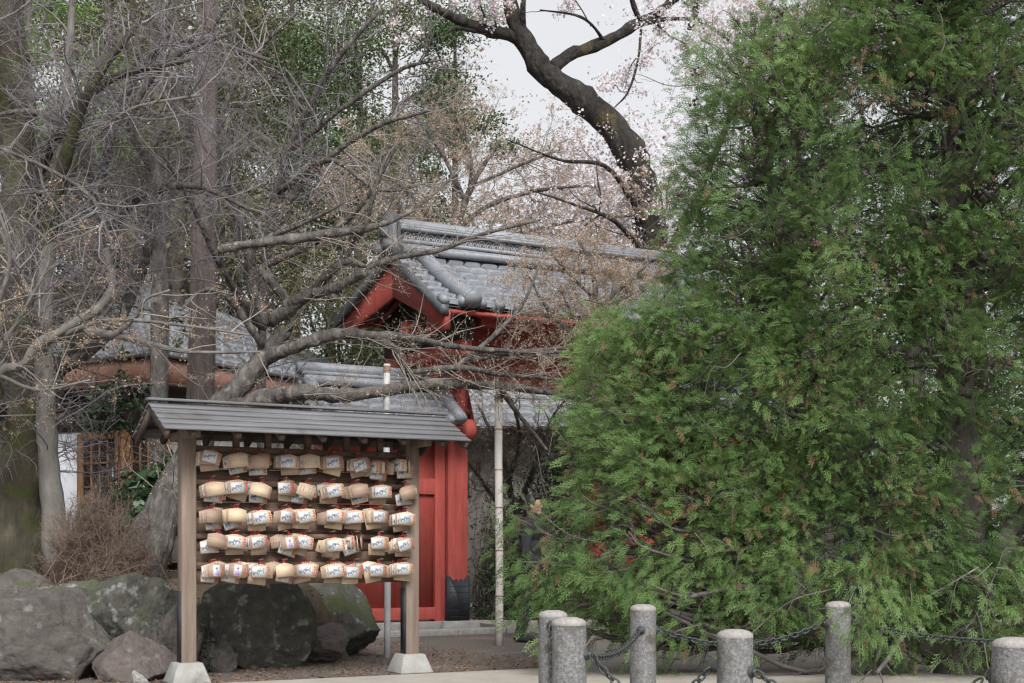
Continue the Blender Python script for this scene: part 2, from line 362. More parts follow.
def round_ends(mb, o, ax, up, nrm, width, pitch=.27, r=.055, m=0):
    for k in range(int(width / pitch) + 1):
        c = np.array(o) + np.array(ax) * (k * pitch + .18 * pitch)
        if k * pitch + .18 * pitch > width: break
        mb.tube([c - np.array(up) * .03 + np.array(nrm) * .02, c + np.array(up) * .12 + np.array(nrm) * .02], r, 12, m)

X1 = np.array([1., 0, 0]); Y1 = np.array([0, 1., 0]); Z1 = np.array([0, 0, 1.])
def slope_vecs(sgn, rise, run):
    """roof falls towards local y = -run*sgn; returns (up, nrm)"""
    up = unit(np.array([0, sgn * run, rise])); n = unit(np.array([0, -sgn * rise, run])); return up, n

# ------------------------------------------------------------------ the red gate
G0 = np.array([-1.70, 19.5, 0]); GR = math.radians(29.5)
gate = thing('red_gate', 'red painted temple gate with grey tiled gable roof behind the conifer', 'gate', G0, GR)
GL = 5.15; ZP = 5.20; RUN = 1.62; ZE = 4.26
SIDE = {1: (1.62, 4.26), -1: (1.90, 4.58)}      # run and eave height of the front and the rear slope
def gs(sgn):
    run, ze = SIDE[sgn]; up, n = slope_vecs(sgn, ZP - ze, run); return run, ze, math.hypot(run, ZP - ze), up, n
mb = MB()
for sgn in (1, -1):
    run, ze, SL, up, n = gs(sgn)
    if sgn == 1: tile_slope(mb, (0, -run, ze), X1, up, n, GL, SL, curve=.2, course=.235)
    else: tile_slope(mb, (GL, run, ze), -X1, up, n, GL, SL, curve=.2, course=.235)
roof = mb.build('roof', M['tile'], gate)
mb = MB()
run, ze, SL, up, n = gs(1); round_ends(mb, (0, -run, ze), X1, up, n, GL, r=.06); mb.build('eave_tiles', M['tile'], roof); mb = MB()
run, ze, SL, up, n = gs(-1); round_ends(mb, (GL, run, ze), -X1, up, n, GL, r=.06)
mb.build('eave_tiles', M['tile'], roof, smooth=False)
for sgn in (1, -1):       # thick round rolls down the slopes near the gable ends
    run, ze, SL, up, n = gs(sgn)
    for x in (.42, GL - .42):
        mb = MB(); t = np.linspace(-.04, SL - .2, 9)
        pts = np.array([np.array([x, -sgn * run, ze]) + up * q + n * (.085 + .2 * ((q / SL - .5) ** 2 - .25)) for q in t])
        mb.tube(pts, .105, 14); mb.tube([pts[0] - up * .03, pts[0] + up * .02], .118, 16)
        mb.build('verge_roll', M['tile'], roof, smooth=False)
# ridge: stacked courses, pierced band, round cap
rz = ZP + .02
mb = MB()
for k, (h, w) in enumerate(((.06, .40), (.05, .34), (.05, .36))):
    mb.box((GL / 2, 0, rz - .01 + k * .06), (GL - .30, w, h))
mb.tube([(.12, -.20, rz - .02), (GL - .12, -.20, rz + .05)], .06, 12)
mb.tube([(.12, .20, rz - .02), (GL - .12, .20, rz + .05)], .05, 12)
mb.box((GL / 2, 0, rz + .205), (GL - .34, .16, .12))
mb.box((GL / 2, 0, rz + .285), (GL - .26, .34, .04)); mb.box((GL / 2, 0, rz + .325), (GL - .28, .28, .035))
mb.tube([(.06, 0, rz + .365), (GL - .06, 0, rz + .365)], .08, 14)
ridge = mb.build('ridge', M['tile'], gate)
for sy in (-1, 1):
    mb = MB()
    for k in range(int((GL - .4) / .115)):
        c = np.array([.26 + k * .115, sy * .092, rz + .150])
        th = np.linspace(0, np.pi, 9)
        for rr in (.052, .028):
            mb.tube(np.stack([c[0] + rr * 1.05 * np.cos(th), np.full(9, c[1]), c[2] + rr * 1.9 * np.sin(th)], -1), .009, 5)
    mb.build('ridge_pattern', M['tile_pale'], ridge)
for x, s in ((.02, -1), (GL - .02, 1)):   # end ornaments
    mb = MB()
    prof = [(-.24, -.14), (.24, -.14), (.27, .06), (.20, .14), (.21, .28), (.14, .42), (.08, .50), (-.08, .50), (-.14, .42), (-.21, .28), (-.20, .14), (-.27, .06)]
    mb.extrude(prof, (x - .06, 0, rz), (0, 1, 0), (0, 0, 1), .14)
    mb.tube([(x - .12, 0, rz + .22), (x + .1, 0, rz + .22)], .08, 14)
    mb.tube([(x - .16, -.17, rz + .02), (x + .1, -.17, rz + .02)], .085, 14); mb.tube([(x - .16, .17, rz + .02), (x + .1, .17, rz + .02)], .085, 14)
    mb.build('ridge_end_tile', M['tile_dark'], ridge)
# gables: barge boards and tie beams
for x, sx in ((.10, -1), (GL - .10, 1)):
    mb = MB(); md = MB()
    for sg in (-1, 1):
        run, ze, SL, up, n = gs(-sg); rise = ZP - ze
        top = lambda t: (sg * run * t, ZP - .09 - rise * t)
        q = [top(0), top(1), (sg * run, ze - .34), (sg * run * .66, ze - .34), (sg * run * .66, ZP - .09 - rise * .66 - .33), (0, ZP - .62)]
        mb.extrude(q, (x - .035, 0, 0), (0, 1, 0), (0, 0, 1), .07)
        q = [(0, ZP + .0), (sg * run * 1.01, ze - .03), (sg * run * 1.01, ze - .17), (0, ZP - .15)]
        md.extrude(q, (x - .105 if sx < 0 else x - .005, 0, 0), (0, 1, 0), (0, 0, 1), .11)
    mb.build('barge_board', M['red'], gate); md.build('verge_board', M['tile_dark'], gate)
for x in (.62, GL - .62):
    mb = MB(); mb.extrude([(-1.3, 3.88), (1.45, 3.88), (1.45, 4.45), (0, 5.0), (-1.3, 4.3)][::1], (x - .02, 0, 0), (0, 1, 0), (0, 0, 1), .04); mb.build('gable_panel', M['darkwood'], gate)
    mb = MB(); mb.box((x, .1, 3.79), (.16, 2.5, .2)); bevel(mb.build('cross_beam', M['red'], gate), .012)
    mb = MB(); mb.box((x + (.33 if x < 2 else -.33), .52, 3.3), (.06, 1.06, 1.5)); mb.build('side_panel', M['red'], gate)
    mb = MB(); mb.box((x + (.14 if x < 2 else -.14), 0, 3.52), (.34, .10, .62)); bevel(mb.build('bracket_panel', M['red'], gate), .012)
for sg in (-1, 1):
    mb = MB(); mb.box((GL / 2, sg * 1.22, 4.16), (GL - 1.5, .16, .20)); bevel(mb.build('purlin', M['red'], gate))
mb = MB()     # rafters and eave boards
for k in range(26):
    x = .25 + k * (GL - .5) / 25
    for sg in (1, -1):
        run, ze, SL, up, n = gs(sg)
        a_ = np.array([x, -sg * run * .97, ze + .0]) - n * .12; mb.bar(a_, a_ + up * SL * .95, .065, .08, up=n)
mb.build('rafters', M['red'], gate)
mb = MB()
for sg in (1, -1):
    run, ze, SL, up, n = gs(sg); a_ = np.array([0.16, -sg * run * .985, ze]) - n * .105
    mb.bar(a_, a_ + X1 * (GL - .32), .09, .05, up=n)
mb.build('eave_board', M['red'], gate)
# pillars, shoes, stone bases, lintels
for x in (1.0, 4.07):
    mb = MB(); mb.box((x, 0, 2.22), (.31, .31, 4.2)); pil = bevel(mb.build('pillar', M['red'], gate), .012)
    mb = MB(); h0, h1 = .115, .74
    for ax, o in (((1, 0, 0), (x - .17, -.155, 0)), ((0, 1, 0), (x + .155, -.17, 0)), ((-1, 0, 0), (x + .17, .155, 0)), ((0, -1, 0), (x - .155, .17, 0))):
        poly = [(0, h0), (.34, h0), (.34, h1), (.31, h1), (.255, h1 - .07), (.20, h1 - .045), (.17, h1 - .10), (.14, h1 - .045), (.085, h1 - .07), (.03, h1), (0, h1)]
        mb.extrude(poly, np.array(o) + np.cross(ax, (0, 0, 1)) * .003, ax, (0, 0, 1), .016)
    for k in range(6):
        mb.box((x, -.1745, .17 + k * .085), (.30, .004, .006)); mb.box((x + .1745, 0, .17 + k * .085), (.004, .30, .006))
    mb.build('metal_shoe', M['black'], pil)
    mb = MB(); mb.box((x, 0, .055), (.58, .58, .115), taper=(.93, .93)); bevel(mb.build('stone_base', M['stone'], pil))
    mb = MB(); mb.box((x, 1.05, 2.1), (.24, .24, 4.0)); bevel(mb.build('rear_pillar', M['red'], gate))
mb = MB(); mb.box((2.535, 0, 3.62), (3.9, .24, .40)); bevel(mb.build('lintel', M['red'], gate), .012)
mb = MB(); mb.box((2.535, 0, 4.12), (4.6, .22, .26)); bevel(mb.build('ridge_beam', M['red'], gate), .012)
mb = MB(); mb.box((2.535, 0.02, 3.92), (2.75, .06, .16)); mb.build('transom_panel', M['red'], gate)
for x, sx in ((1.0, -1), (4.07, 1)):   # carved nosings on the front of the pillars
    mb = MB()
    th = np.linspace(-.5 * np.pi, 1.1 * np.pi, 15)
    poly = [(0, 3.42), (.12, 3.42), (.15, 3.2), (.13, 3.02)] + [(.26 + .15 * math.cos(-t + 1.9), 2.76 + .15 * math.sin(-t + 1.9)) for t in th] + [(0, 2.66)]
    mb.extrude(poly, (x + .075, -.157, 0), (0, -1, 0), (0, 0, 1), .15)
    mb.tube([(x - .09, -.157 - .26, 2.76), (x + .09, -.157 - .26, 2.76)], .06, 14)
    mb.build('carved_bracket', M['red'], gate)

# side wall with its own little roof, left of the gate
def side_wall(x0, x1, label, loc_s, gap=.06, ridge_end=None):
    t = thing('side_wall', label, 'wall', G0 + u_g * loc_s, GR)
    L = x1 - x0
    mb = MB(); mb.box((x0 + L / 2, 0, 1.52), (L, .07, 2.74)); mb.build('panel', M['red'], t)
    for z, h in ((.22, .17), (1.98, .22), (2.72, .20)):
        mb = MB(); mb.box((x0 + L / 2, -.01, z), (L, .15, h)); bevel(mb.build('rail', M['red'], t))
    k = max(1, int(L / 1.7))
    for i in range(k + 1):
        mb = MB(); mb.box((x0 + .08 + (L - .16) * i / k, 0, 1.46), (.16, .18, 2.7)); bevel(mb.build('post', M['red'], t))
    mb = MB(); mb.box((x0 + L / 2, 0, .055), (L, .34, .11)); bevel(mb.build('stone_sill', M['stone'], t))
    run, ze, zp = .66, 2.84, 3.30; rise = zp - ze; sl = math.hypot(run, rise)
    mb = MB()
    for sg in (1, -1):
        up, n = slope_vecs(sg, rise, run)
        if sg == 1: tile_slope(mb, (x0 - .25, -run, ze), X1, up, n, L + .25, sl, course=.2)
        else: tile_slope(mb, (x1, run, ze), -X1, up, n, L + .25, sl, course=.2)
    rf = mb.build('roof', M['tile'], t)
    mb = MB()
    for sg in (1, -1):
        up, n = slope_vecs(sg, rise, run)
        round_ends(mb, (x0 - .25, -run, ze) if sg == 1 else (x1, run, ze), X1 if sg == 1 else -X1, up, n, L + .25, r=.055)
        pts = np.array([np.array([x0 - .12, -sg * run, ze]) + up * q + n * .07 for q in np.linspace(-.03, sl, 5)]); mb.tube(pts, .085, 12)
        if sg == 1:
            pts = np.array([np.array([x1 - .08, -run, ze]) + up * q + n * .07 for q in np.linspace(-.05, sl, 5)]); mb.tube(pts, .085, 12)
    mb.build('eave_tiles', M['tile'], rf)
    mb = MB(); mb.box((x0 + L / 2 - .1, 0, zp + .06), (L + .2, .26, .12)); mb.box((x0 + L / 2 - .1, 0, zp + .15), (L + .24, .20, .05))
    mb.tube([(x0 - .26, 0, zp + .22), (x1, 0, zp + .22)], .085, 12)
    mb.build('ridge', M['tile'], rf)
    mb = MB()
    for sg in (1, -1):
        up, n = slope_vecs(sg, rise, run); a_ = np.array([x0 - .2, -sg * run, ze]) - n * .085
        mb.bar(a_, a_ + X1 * (L + .2), .06, .05, up=n)
    for i in range(int(L / .22)):
        for sg in (1, -1):
            up, n = slope_vecs(sg, rise, run); a_ = np.array([x0 + .05 + i * .22, -sg * run * .95, ze]) - n * .10; mb.bar(a_, a_ + up * sl * .9, .05, .06, up=n)
    mb.build('rafters', M['red'], t)
    return t
u_g = np.array([math.cos(GR), math.sin(GR), 0])
side_wall(-2.05, -.165, 'low red side wall with its own tiled roof, joined left of the gate', 1.0)
side_wall(.165, 2.9, 'long red side wall glimpsed through the conifer, right of the gate', 4.07)

# stone kerb in front of the gate
mb = MB(); q0 = G0 - u_g * 1.1 + np.array([math.sin(GR), -math.cos(GR), 0]) * 1.35
for k in range(4):
    a_ = q0 + u_g * (k * .72); mb.bar(a_ + [0, 0, .035], a_ + u_g * .712 + [0, 0, .035], .2, .09)
tag(bevel(mb.build('stone_kerb', M['stone']), .012), 'low grey stone kerb on the soil in front of the red gate', 'kerb')

# ------------------------------------------------------------------ office building on the left, hall beyond the gate
BR = math.radians(61.9)
office = thing('office_building', 'wooden building with lattice doors and hipped tile roof behind the left trees', 'building', (-5.24, 21, .8), BR)
bz = -.8 # local z offset so that heights below are above the path
mb = MB(); Wd = 5.8; hw = Wd / 2; ze = 4.02 + bz; hr = 1.65; slh = math.hypot(hw, hr)
upA = unit(np.array([hw, 0, hr])); nA = unit(np.array([-hr, 0, hw]))
clipf = lambda t: (hw * t / slh, Wd - hw * t / slh)
tile_slope(mb, (0, Wd, ze), -Y1, upA, nA, Wd, slh, clip=clipf, pitch=.3, course=.3)
upB = unit(np.array([0, hw, hr])); nB = unit(np.array([0, -hr, hw]))
tile_slope(mb, (0, 0, ze), X1, upB, nB, Wd, slh, clip=clipf, pitch=.3, course=.3)
upC = unit(np.array([-hw, 0, hr])); nC = unit(np.array([hr, 0, hw]))
tile_slope(mb, (Wd, 0, ze), Y1, upC, nC, Wd, slh, clip=clipf, pitch=.3, course=.3)
upD = unit(np.array([0, -hw, hr])); nD = unit(np.array([0, hr, hw]))
tile_slope(mb, (Wd, Wd, ze), -X1, upD, nD, Wd, slh, clip=clipf, pitch=.3, course=.3)
rf = mb.build('roof', M['tile'], office)
mb = MB()
for cx, cy in ((0, 0), (Wd, 0), (Wd, Wd), (0, Wd)):
    mb.tube([(cx, cy, ze + .06), (hw, hw, ze + hr + .08)], .12, 10)
mb.tube([(hw, hw, ze + hr), (hw, hw, ze + hr + .4)], .2, 10)
mb.build('hip_ridge', M['tile'], rf)
mb = MB()
for a_, b_ in (((.04, .0, 0), (.04, Wd, 0)), ((.0, .04, 0), (Wd, .04, 0))):
    a_ = np.array(a_) + [0, 0, ze - .25]; b_ = np.array(b_) + [0, 0, ze - .25]; mb.bar(a_, b_, .07, .36)
mb.build('fascia', M['redwood'], office)
for z_, h_ in ((ze - .035, .05), (ze - .45, .05)):
    mb = MB(); mb.bar((-.02, -.05, z_), (-.02, Wd, z_), .06, h_); mb.bar((-.05, -.02, z_), (Wd, -.02, z_), .06, h_); mb.build('eave_trim', M['darkwood'], office)
mb = MB(); mb.box((Wd / 2, Wd / 2, ze - .40), (Wd - .1, Wd - .1, .05)); mb.build('soffit', M['darkwood'], office)
mb = MB(); mb.box((.6 + 2.3, .6 + 2.3, 1.45), (4.6, 4.6, 2.7)); mb.build('wall', M['beige'], office)
mb = MB(); mb.box((.585, 2.50, 1.10), (.06, .74, 2.1)); mb.build('white_wall_panel', M['plaster'], office)
mb = MB(); mb.box((.59, 4.0, 1.45), (.07, 2.2, 2.7)); mb.box((.59, 1.6, 2.47), (.08, 2.5, .58)); mb.build('wall_boarding', M['darkwood'], office)
for k0, k1 in ((1.23, 2.12), (.24, 1.10)):
    t = k1 - k0; mb = MB(); x = .55
    for q in (k0 + .05, k1 - .05): mb.box((x, q, 1.1), (.07, .10, 2.05))
    for z in (.13, 2.08): mb.box((x, (k0 + k1) / 2, z), (.068, t - .2, .10))
    for i in range(1, 4): mb.box((x, k0 + .1 + (t - .2) * i / 4, 1.1), (.025, .03, 1.86))
    for i in range(1, 5): mb.box((x - .004, (k0 + k1) / 2, .18 + 1.85 * i / 5), (.022, t - .2, .03))
    dr = mb.build('lattice_door', M['door'], office)
    mb = MB(); mb.box((x + .018, (k0 + k1) / 2, 1.1), (.012, t - .2, 1.86)); mb.build('pane', M['glass'], dr)
mb = MB(); mb.box((.55, 1.165, 1.1), (.10, .12, 2.1)); mb.build('door_post', M['door'], office)

hall = thing('far_hall', 'distant hall with pale tiled roof seen through the gate opening', 'building', (-3.2, 30, 0), math.radians(4))
mb = MB(); up, n = slope_vecs(1, 2.2, 3.4); tile_slope(mb, (0, -1.0, 3.65), X1, up, n, 11, 4.0, pitch=.36, course=.4, wave=.05, step=.05)
up, n = slope_vecs(-1, 2.2, 3.4); tile_slope(mb, (11, 5.8, 3.65), -X1, up, n, 11, 4.0, pitch=.36, course=.4, wave=.05, step=.05)
rf = mb.build('roof', M['tile_pale'], hall)
mb = MB(); mb.tube([(-.1, 2.4, 5.9), (11.1, 2.4, 5.9)], .22, 10); mb.build('ridge', M['tile'], rf)
mb = MB(); mb.box((5.5, 2.4, 1.9), (10, 4.6, 3.8)); mb.build('wall', M['greywall'], hall)
for x in (2.15, 4.9, 6.9): 
    mb = MB(); mb.box((x, .06, 2.5), (.42, .06, .5)); w = mb.build('window', M['beige'], hall)
    mb = MB(); 
    for i in range(3): mb.box((x - .14 + i * .14, .02, 2.5), (.02, .03, .5))
    mb.build('window_bars', M['darkwood'], w)

# ------------------------------------------------------------------ plaque rack
RK = np.array([-2.697, 11.8, 0]); RR = U
rack = thing('plaque_rack', 'roofed wooden rack hung with rows of prayer plaques beside the rocks', 'plaque rack', RK, RR)
RX = 2.034
for x in (0, RX):
    mb = MB(); mb.box((x, 0, 1.13), (.125, .125, 1.94)); po = bevel(mb.build('post', M['post'], rack), .006)
    mb = MB(); mb.box((x, 0, .085), (.33, .33, .17), taper=(.64, .64)); bevel(mb.build('footing', M['concrete'], po), .012)
    mb = MB(); mb.box((x - .0675, .0, .46), (.01, .09, .6)); mb.build('metal_strap', M['black'], po)
mb = MB()
for i in range(8): mb.box((RX / 2, .052, .81 + .139 * (i + .5)), (RX - .13, .02, .135))
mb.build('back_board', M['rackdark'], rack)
ROWZ = [1.90, 1.665, 1.435, 1.215, .975]
for z in ROWZ:
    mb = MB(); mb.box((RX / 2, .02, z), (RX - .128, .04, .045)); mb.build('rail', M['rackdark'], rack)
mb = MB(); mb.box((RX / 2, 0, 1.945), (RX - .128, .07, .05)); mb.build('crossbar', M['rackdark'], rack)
mb = MB(); mb.box((RX / 2, 0, 2.175), (RX + .5, .09, .10)); mb.build('ridge_beam', M['rackdark'], rack)
for x in (.42, .70, 1.06, 1.42, 1.74):
    mb = MB(); mb.box((x, 0, 2.047), (.05, .05, .15)); mb.build('strut', M['rackdark'], rack)
for x in (-.02, RX + .02):
    mb = MB(); mb.box((x, 0, 2.052), (.08, .66, .07)); bevel(mb.build('eave_arm', M['post'], rack))
RW = .50; RZ = 2.285; RD = .25; rx0 = -.325; rx1 = 2.39
roofp = None
mb = MB()
for sg in (1, -1):
    mb.bar((rx0 + .03, -sg * RW * .96, RZ - RD * .96 - .028), (rx0 + .03, -.004 * sg, RZ - .028), .03, .075)
    mb.bar((rx1 - .03, -sg * RW * .96, RZ - RD * .96 - .028), (rx1 - .03, -.004 * sg, RZ - .028), .03, .075)
    for x in np.linspace(rx0 + .25, rx1 - .25, 7): mb.bar((x, -sg * RW * .93, RZ - RD * .93 - .03), (x, -sg * .045, RZ - RD * .09 - .03), .045, .045)
    mb.bar((rx0 + .05, -sg * .29, 2.105), (rx1 - .05, -sg * .29, 2.105), .05, .035)
roofp = mb.build('roof_frame', M['frameshade'], rack)
for sg in (1, -1):
    nb = 5
    for k in range(nb):
        a0 = k / nb; a1 = (k + 1) / nb + .035
        up, n = slope_vecs(sg, RD, RW)
        y0 = RW * (1 - a0); z0 = RZ - RD * (1 - a0); 
        o = np.array([0, -sg * y0, z0]); ln = (a1 - a0) * math.hypot(RW, RD)
        c = o + up * ln / 2 + n * (.024 - .004)
        tilt = Matrix.Rotation(sg * (math.atan2(RD, RW) - .11), 3, 'X')
        mb = MB(); mb.box((c + np.array([(rx0 + rx1) / 2, 0, 0])), (rx1 - rx0, ln, .016), np.array(tilt))
        bevel(mb.build('roof_board', M['shingle'], roofp), .003, 1)
mb = MB(); mb.box(((rx0 + rx1) / 2, 0, RZ + .052), (rx1 - rx0 + .02, .09, .022)); bevel(mb.build('ridge_cap', M['shingle'], roofp), .004)

# prayer plaques: pentagon boards on red cords
PW, PH, PT = .152, .118, .006
def plaque_mesh():
    mb = MB(); mb.extrude([(-PW / 2, -PH / 2), (PW / 2, -PH / 2), (PW / 2, PH / 2 - .020), (0, PH / 2), (-PW / 2, PH / 2 - .020)], (0, PT / 2, 0), (1, 0, 0), (0, 0, 1), PT)
    return mb
def strokes(mb, cx, cz, w, h, m, n, r):
    for i in range(n):
        if i % 2: mb.box((cx + r.uniform(-w, w) * .3, -PT / 2 - .0022, cz + r.uniform(-h, h) * .38), (w * r.uniform(.55, 1), .0006, h * .13), m=m)
        else: mb.box((cx + r.uniform(-w, w) * .32, -PT / 2 - .0030, cz + r.uniform(-h, h) * .15), (w * .13, .0006, h * r.uniform(.55, 1)), m=m)
def print_mesh(kind, seed):
    r = random.Random(seed); mb = MB(); yf = -PT / 2 - .0012
    if kind == 'horse':
        mb.box((-.016, yf, -.008), (PW * .74, .0012, PH * .74), m=0)
        # running animals: bodies, necks, legs as ink shapes
        for (cx, cz, s) in ((-.042, -.014, 1.0), (.006, .002, .95)):
            p = [(-.026, -.002), (-.022, .010), (.006, .009), (.013, .020), (.020, .026), (.028, .018), (.021, .013), (.018, -.002), (.026, -.018), (.021, -.022), (.012, -.007), (-.008, -.007), (-.014, -.023), (-.019, -.023), (-.018, -.006), (-.030, -.013)]
            p = [(cx + q[0] * s, cz + q[1] * s) for q in p]
            mb.extrude(p, (0, yf - .0012, 0), (1, 0, 0), (0, 0, 1), .0007, m=1)
        for i in range(5): mb.box((r.uniform(-.065, .03), yf - .0010, r.uniform(-.038, .026)), (r.uniform(.012, .03), .0006, .004), m=1)
        for i in range(4): strokes(mb, .064, .024 - i * .021, .017, .018, 2, 5, r)
    elif kind == 'portrait':
        mb.box((.0, yf, -.006), (PW * .42, .0012, PH * .8), m=0)
        mb.extrude([(-.016, -.046), (.018, -.046), (.013, -.012), (.004, .0), (-.008, -.002), (-.014, -.018)], (0, yf - .0012, 0), (1, 0, 0), (0, 0, 1), .0007, m=3)
        mb.tube([(0, yf - .0012, .012), (0, yf - .0002, .012)], .011, 10, m=1)
        for i in range(4): strokes(mb, .056, .02 - i * .020, .016, .017, 2, 5, r)
    else:   # written lines of grey brush text
        for i in range(5): strokes(mb, -.05 + .024 * i, .002, .008, .06, 1, 5, r)
    return mb
WHITE = [M['white'], M['ink'], M['redink'], M['purple']]
proto_board = plaque_mesh().build('proto', M['ema']); board_me = proto_board.data; bpy.data.objects.remove(proto_board)
board_me.name = 'prayer_plaque'
prints = {}
for k in ('horse', 'portrait', 'written'):
    prints[k] = []
    for sd in range(3):
        o = print_mesh(k, sd + 5).build('printed_picture' if k != 'written' else 'brush_writing', WHITE); prints[k].append(o.data); bpy.data.objects.remove(o)
mb = MB()
mb.tube([(-.012, -.003, PH / 2 - .016), (-.008, -.006, PH / 2 + .012), (0, .006, PH / 2 + .034), (.008, -.006, PH / 2 + .012), (.012, -.003, PH / 2 - .016)], .0014, 5)
o = mb.build('cord', M['cord']); cord_me = o.data; bpy.data.objects.remove(o)
def rack_x(px, y=-.09):
    k = (px - 512) / F; ox = RK[0] - y * math.sin(RR); oy = RK[1] + y * math.cos(RR)
    return (k * oy - ox) / (math.cos(RR) - k * math.sin(RR))
FRONT = [  # W plain wood, T written wood, P printed horses, U portrait, E seen edge-on
    "PWWPTPPEE", "WPWPTPWPW", "WWPPPPPPP", "WPPUPPEPP", "UUPWPPPPP"]
ROWN = ['top row', 'second row', 'middle row', 'fourth row', 'bottom row']
ORD = ['first', 'second', 'third', 'fourth', 'fifth', 'sixth', 'seventh', 'eighth', 'ninth']
DEP = ['frontmost', 'second from front', 'third from front', 'fourth from front', 'fifth from front', 'hindmost']
KINDL = {'W': 'blank bare wood prayer plaque', 'T': 'wooden prayer plaque with brush writing', 'P': 'prayer plaque printed with grey horses and red letters',
         'U': 'prayer plaque printed with a purple portrait', 'E': 'blank prayer plaque turned edge-on'}
KINDL['E2'] = 'printed prayer plaque turned nearly edge-on'
rr = random.Random(21)
RM = Matrix.Translation(Vector(RK)) @ Matrix.Rotation(RR, 4, 'Z')
for ri, zc in enumerate(ROWZ):
    for ci in range(9):
        px = 211 + ci * 23.9 + rr.uniform(-3.5, 3.5)
        x = rack_x(px + rr.uniform(-2, 2)); fk = FRONT[ri][ci]
        n = 6; cyaw = rr.gauss(-.10, .17); cpit = rr.gauss(-.07, .04); croll = rr.gauss(0, .10); cdz = rr.gauss(0, .010); sgn = rr.choice((1, 1, 1, -1))
        for k in range(n):
            kind = fk if k == 0 else rr.choice("WWPPPTU")
            if k == 4: kind = "P" if fk in "WTU" else "W"
            y = -.16 + .019 * k + rr.uniform(-.002, .002)
            dx, dz = ((0, 0), (-.013 * sgn, -.002), (-.027 * sgn, -.004), (-.041 * sgn, -.007), (rr.uniform(-.04, .03), -.055), (rr.choice((-.058, .05)), rr.choice((-.02, .014))))[k]
            dz += cdz
            if k: dx += rr.uniform(-.006, .006); dz += rr.uniform(-.004, .004)
            roll = croll + rr.gauss(0, .02) if k < 4 else rr.gauss(0, .14); yaw = cyaw + rr.gauss(0, .03); pitch = cpit + rr.gauss(0, .02)
            if fk == 'E' and k < 4: yaw = rr.choice((-1, 1)) * rr.uniform(.85, 1.25); dx = -.06 + .045 * k + rr.uniform(-.01, .01); y = -.09
            if fk == 'E': kind = 'W' if k % 2 else 'P'
            if k == 0 and (ri, ci) in ((0, 0), (0, 6), (1, 4), (1, 8), (3, 8), (2, 4)): roll = rr.choice((-.32, .25, .4, -.2))
            o = bpy.data.objects.new('prayer_plaque', board_me); COL.objects.link(o)
            loc = RM @ Vector((x + dx, y, zc - .045 + dz))
            o.matrix_world = Matrix.Translation(loc) @ Matrix.Rotation(RR + yaw, 4, 'Z') @ Matrix.Rotation(pitch, 4, 'X') @ Matrix.Rotation(roll, 4, 'Y')
            lk = kind
            if fk == 'E' and k < 4: lk = 'E' if kind == 'W' else 'E2'
            dep = DEP[k]
            tag(o, f"{KINDL[lk]}, {dep}, {ORD[ci]} peg, {ROWN[ri]}", 'prayer plaque', 'prayer plaques hanging on the rack')
            pk = {'P': 'horse', 'U': 'portrait', 'T': 'written'}.get(kind)
            if pk:
                c = bpy.data.objects.new('brush_writing' if pk == 'written' else 'printed_picture', rr.choice(prints[pk])); COL.objects.link(c); c.parent = o
            c = bpy.data.objects.new('cord', cord_me); COL.objects.link(c); c.parent = o
mb = MB(); mb.tube([(0, .03, 0), (0, -.17, .012)], .006, 6); pg = mb.build('peg', M['rackdark'], rack)
first = True
for ri, zc in enumerate(ROWZ):
    for ci in range(9):
        o = pg if first else pg.copy(); 
        if not first: COL.objects.link(o)
        first = False; o.location = (rack_x(212 + ci * 23.9), 0, zc + .035)

# ------------------------------------------------------------------ rocks
def rock(label, c, size, seed, m, yaw=0.0, sharp=1.0, planes=()):
    import bmesh
    bm = bmesh.new(); bmesh.ops.create_icosphere(bm, subdivisions=6, radius=1)
    r = np.random.default_rng(seed); V = np.array([q.co[:] for q in bm.verts])
    dirs = unit(r.normal(0, 1, (15, 3))); offs = r.uniform(.58, .88, 15); dirs[:len(planes)] = unit(np.array([q[:3] for q in planes])) if planes else dirs[:0]; offs[:len(planes)] = [q[3] for q in planes]
    W0 = V + .035 * np.sin(V @ r.normal(0, 3.0, (3, 3)) + r.uniform(0, 6, 3))
    d = W0 @ dirs.T
    s = np.min(np.where(d > .05, offs / np.maximum(d, .05), 9), axis=1); s = np.minimum(s, 1.15)
    V = V * (s * sharp + (1 - sharp) * .92)[:, None]
    for fr, am in ((2, .05), (5, .028), (11, .016), (24, .009), (50, .005)):
        k = r.normal(0, fr, (7, 3)); ph = r.uniform(0, 6.28, 7)
        V = V * (1 + am * np.sum(np.abs(np.sin(V @ k.T + ph)) - .6, axis=1) / 2.0)[:, None]
    V = V * np.array(size)
    cz, sz = math.cos(yaw), math.sin(yaw); V = V @ np.array([[cz, sz, 0], [-sz, cz, 0], [0, 0, 1]])
    for q, co in zip(bm.verts, V): q.co = co
    me = bpy.data.meshes.new('rock'); bm.to_mesh(me); bm.free()
    for p in me.polygons: p.use_smooth = True
    me.materials.append(m); o = bpy.data.objects.new('rock', me); COL.objects.link(o); o.location = [float(q) for q in c]
    return tag(o, label, 'rock', 'rocks edging the planting bed')
def rk(px0, px1, py0, py1, d, label, seed, m, depth=None, **kw):
    a_ = P(px0, py1, d); b_ = P(px1, py0, d); w = (b_[0] - a_[0]) / 2 * 1.26; h = (b_[2] - a_[2]) / 2 * 1.1
    c = (a_ + b_) / 2; dep = depth or max(w, h) * .9
    h2 = h + .05; c[2] -= .05
    return rock(label, c, (w, dep, h2), seed, m, **kw)
rk(-30, 102, 584, 684, 12.25, 'largest grey boulder at the left edge of the rock row', 1, M['rock'], .6, sharp=1, planes=((.05, -.15, 1, .74), (.75, -.3, .55, .62), (-.2, -1, .25, .6), (.35, -.9, .1, .62)))
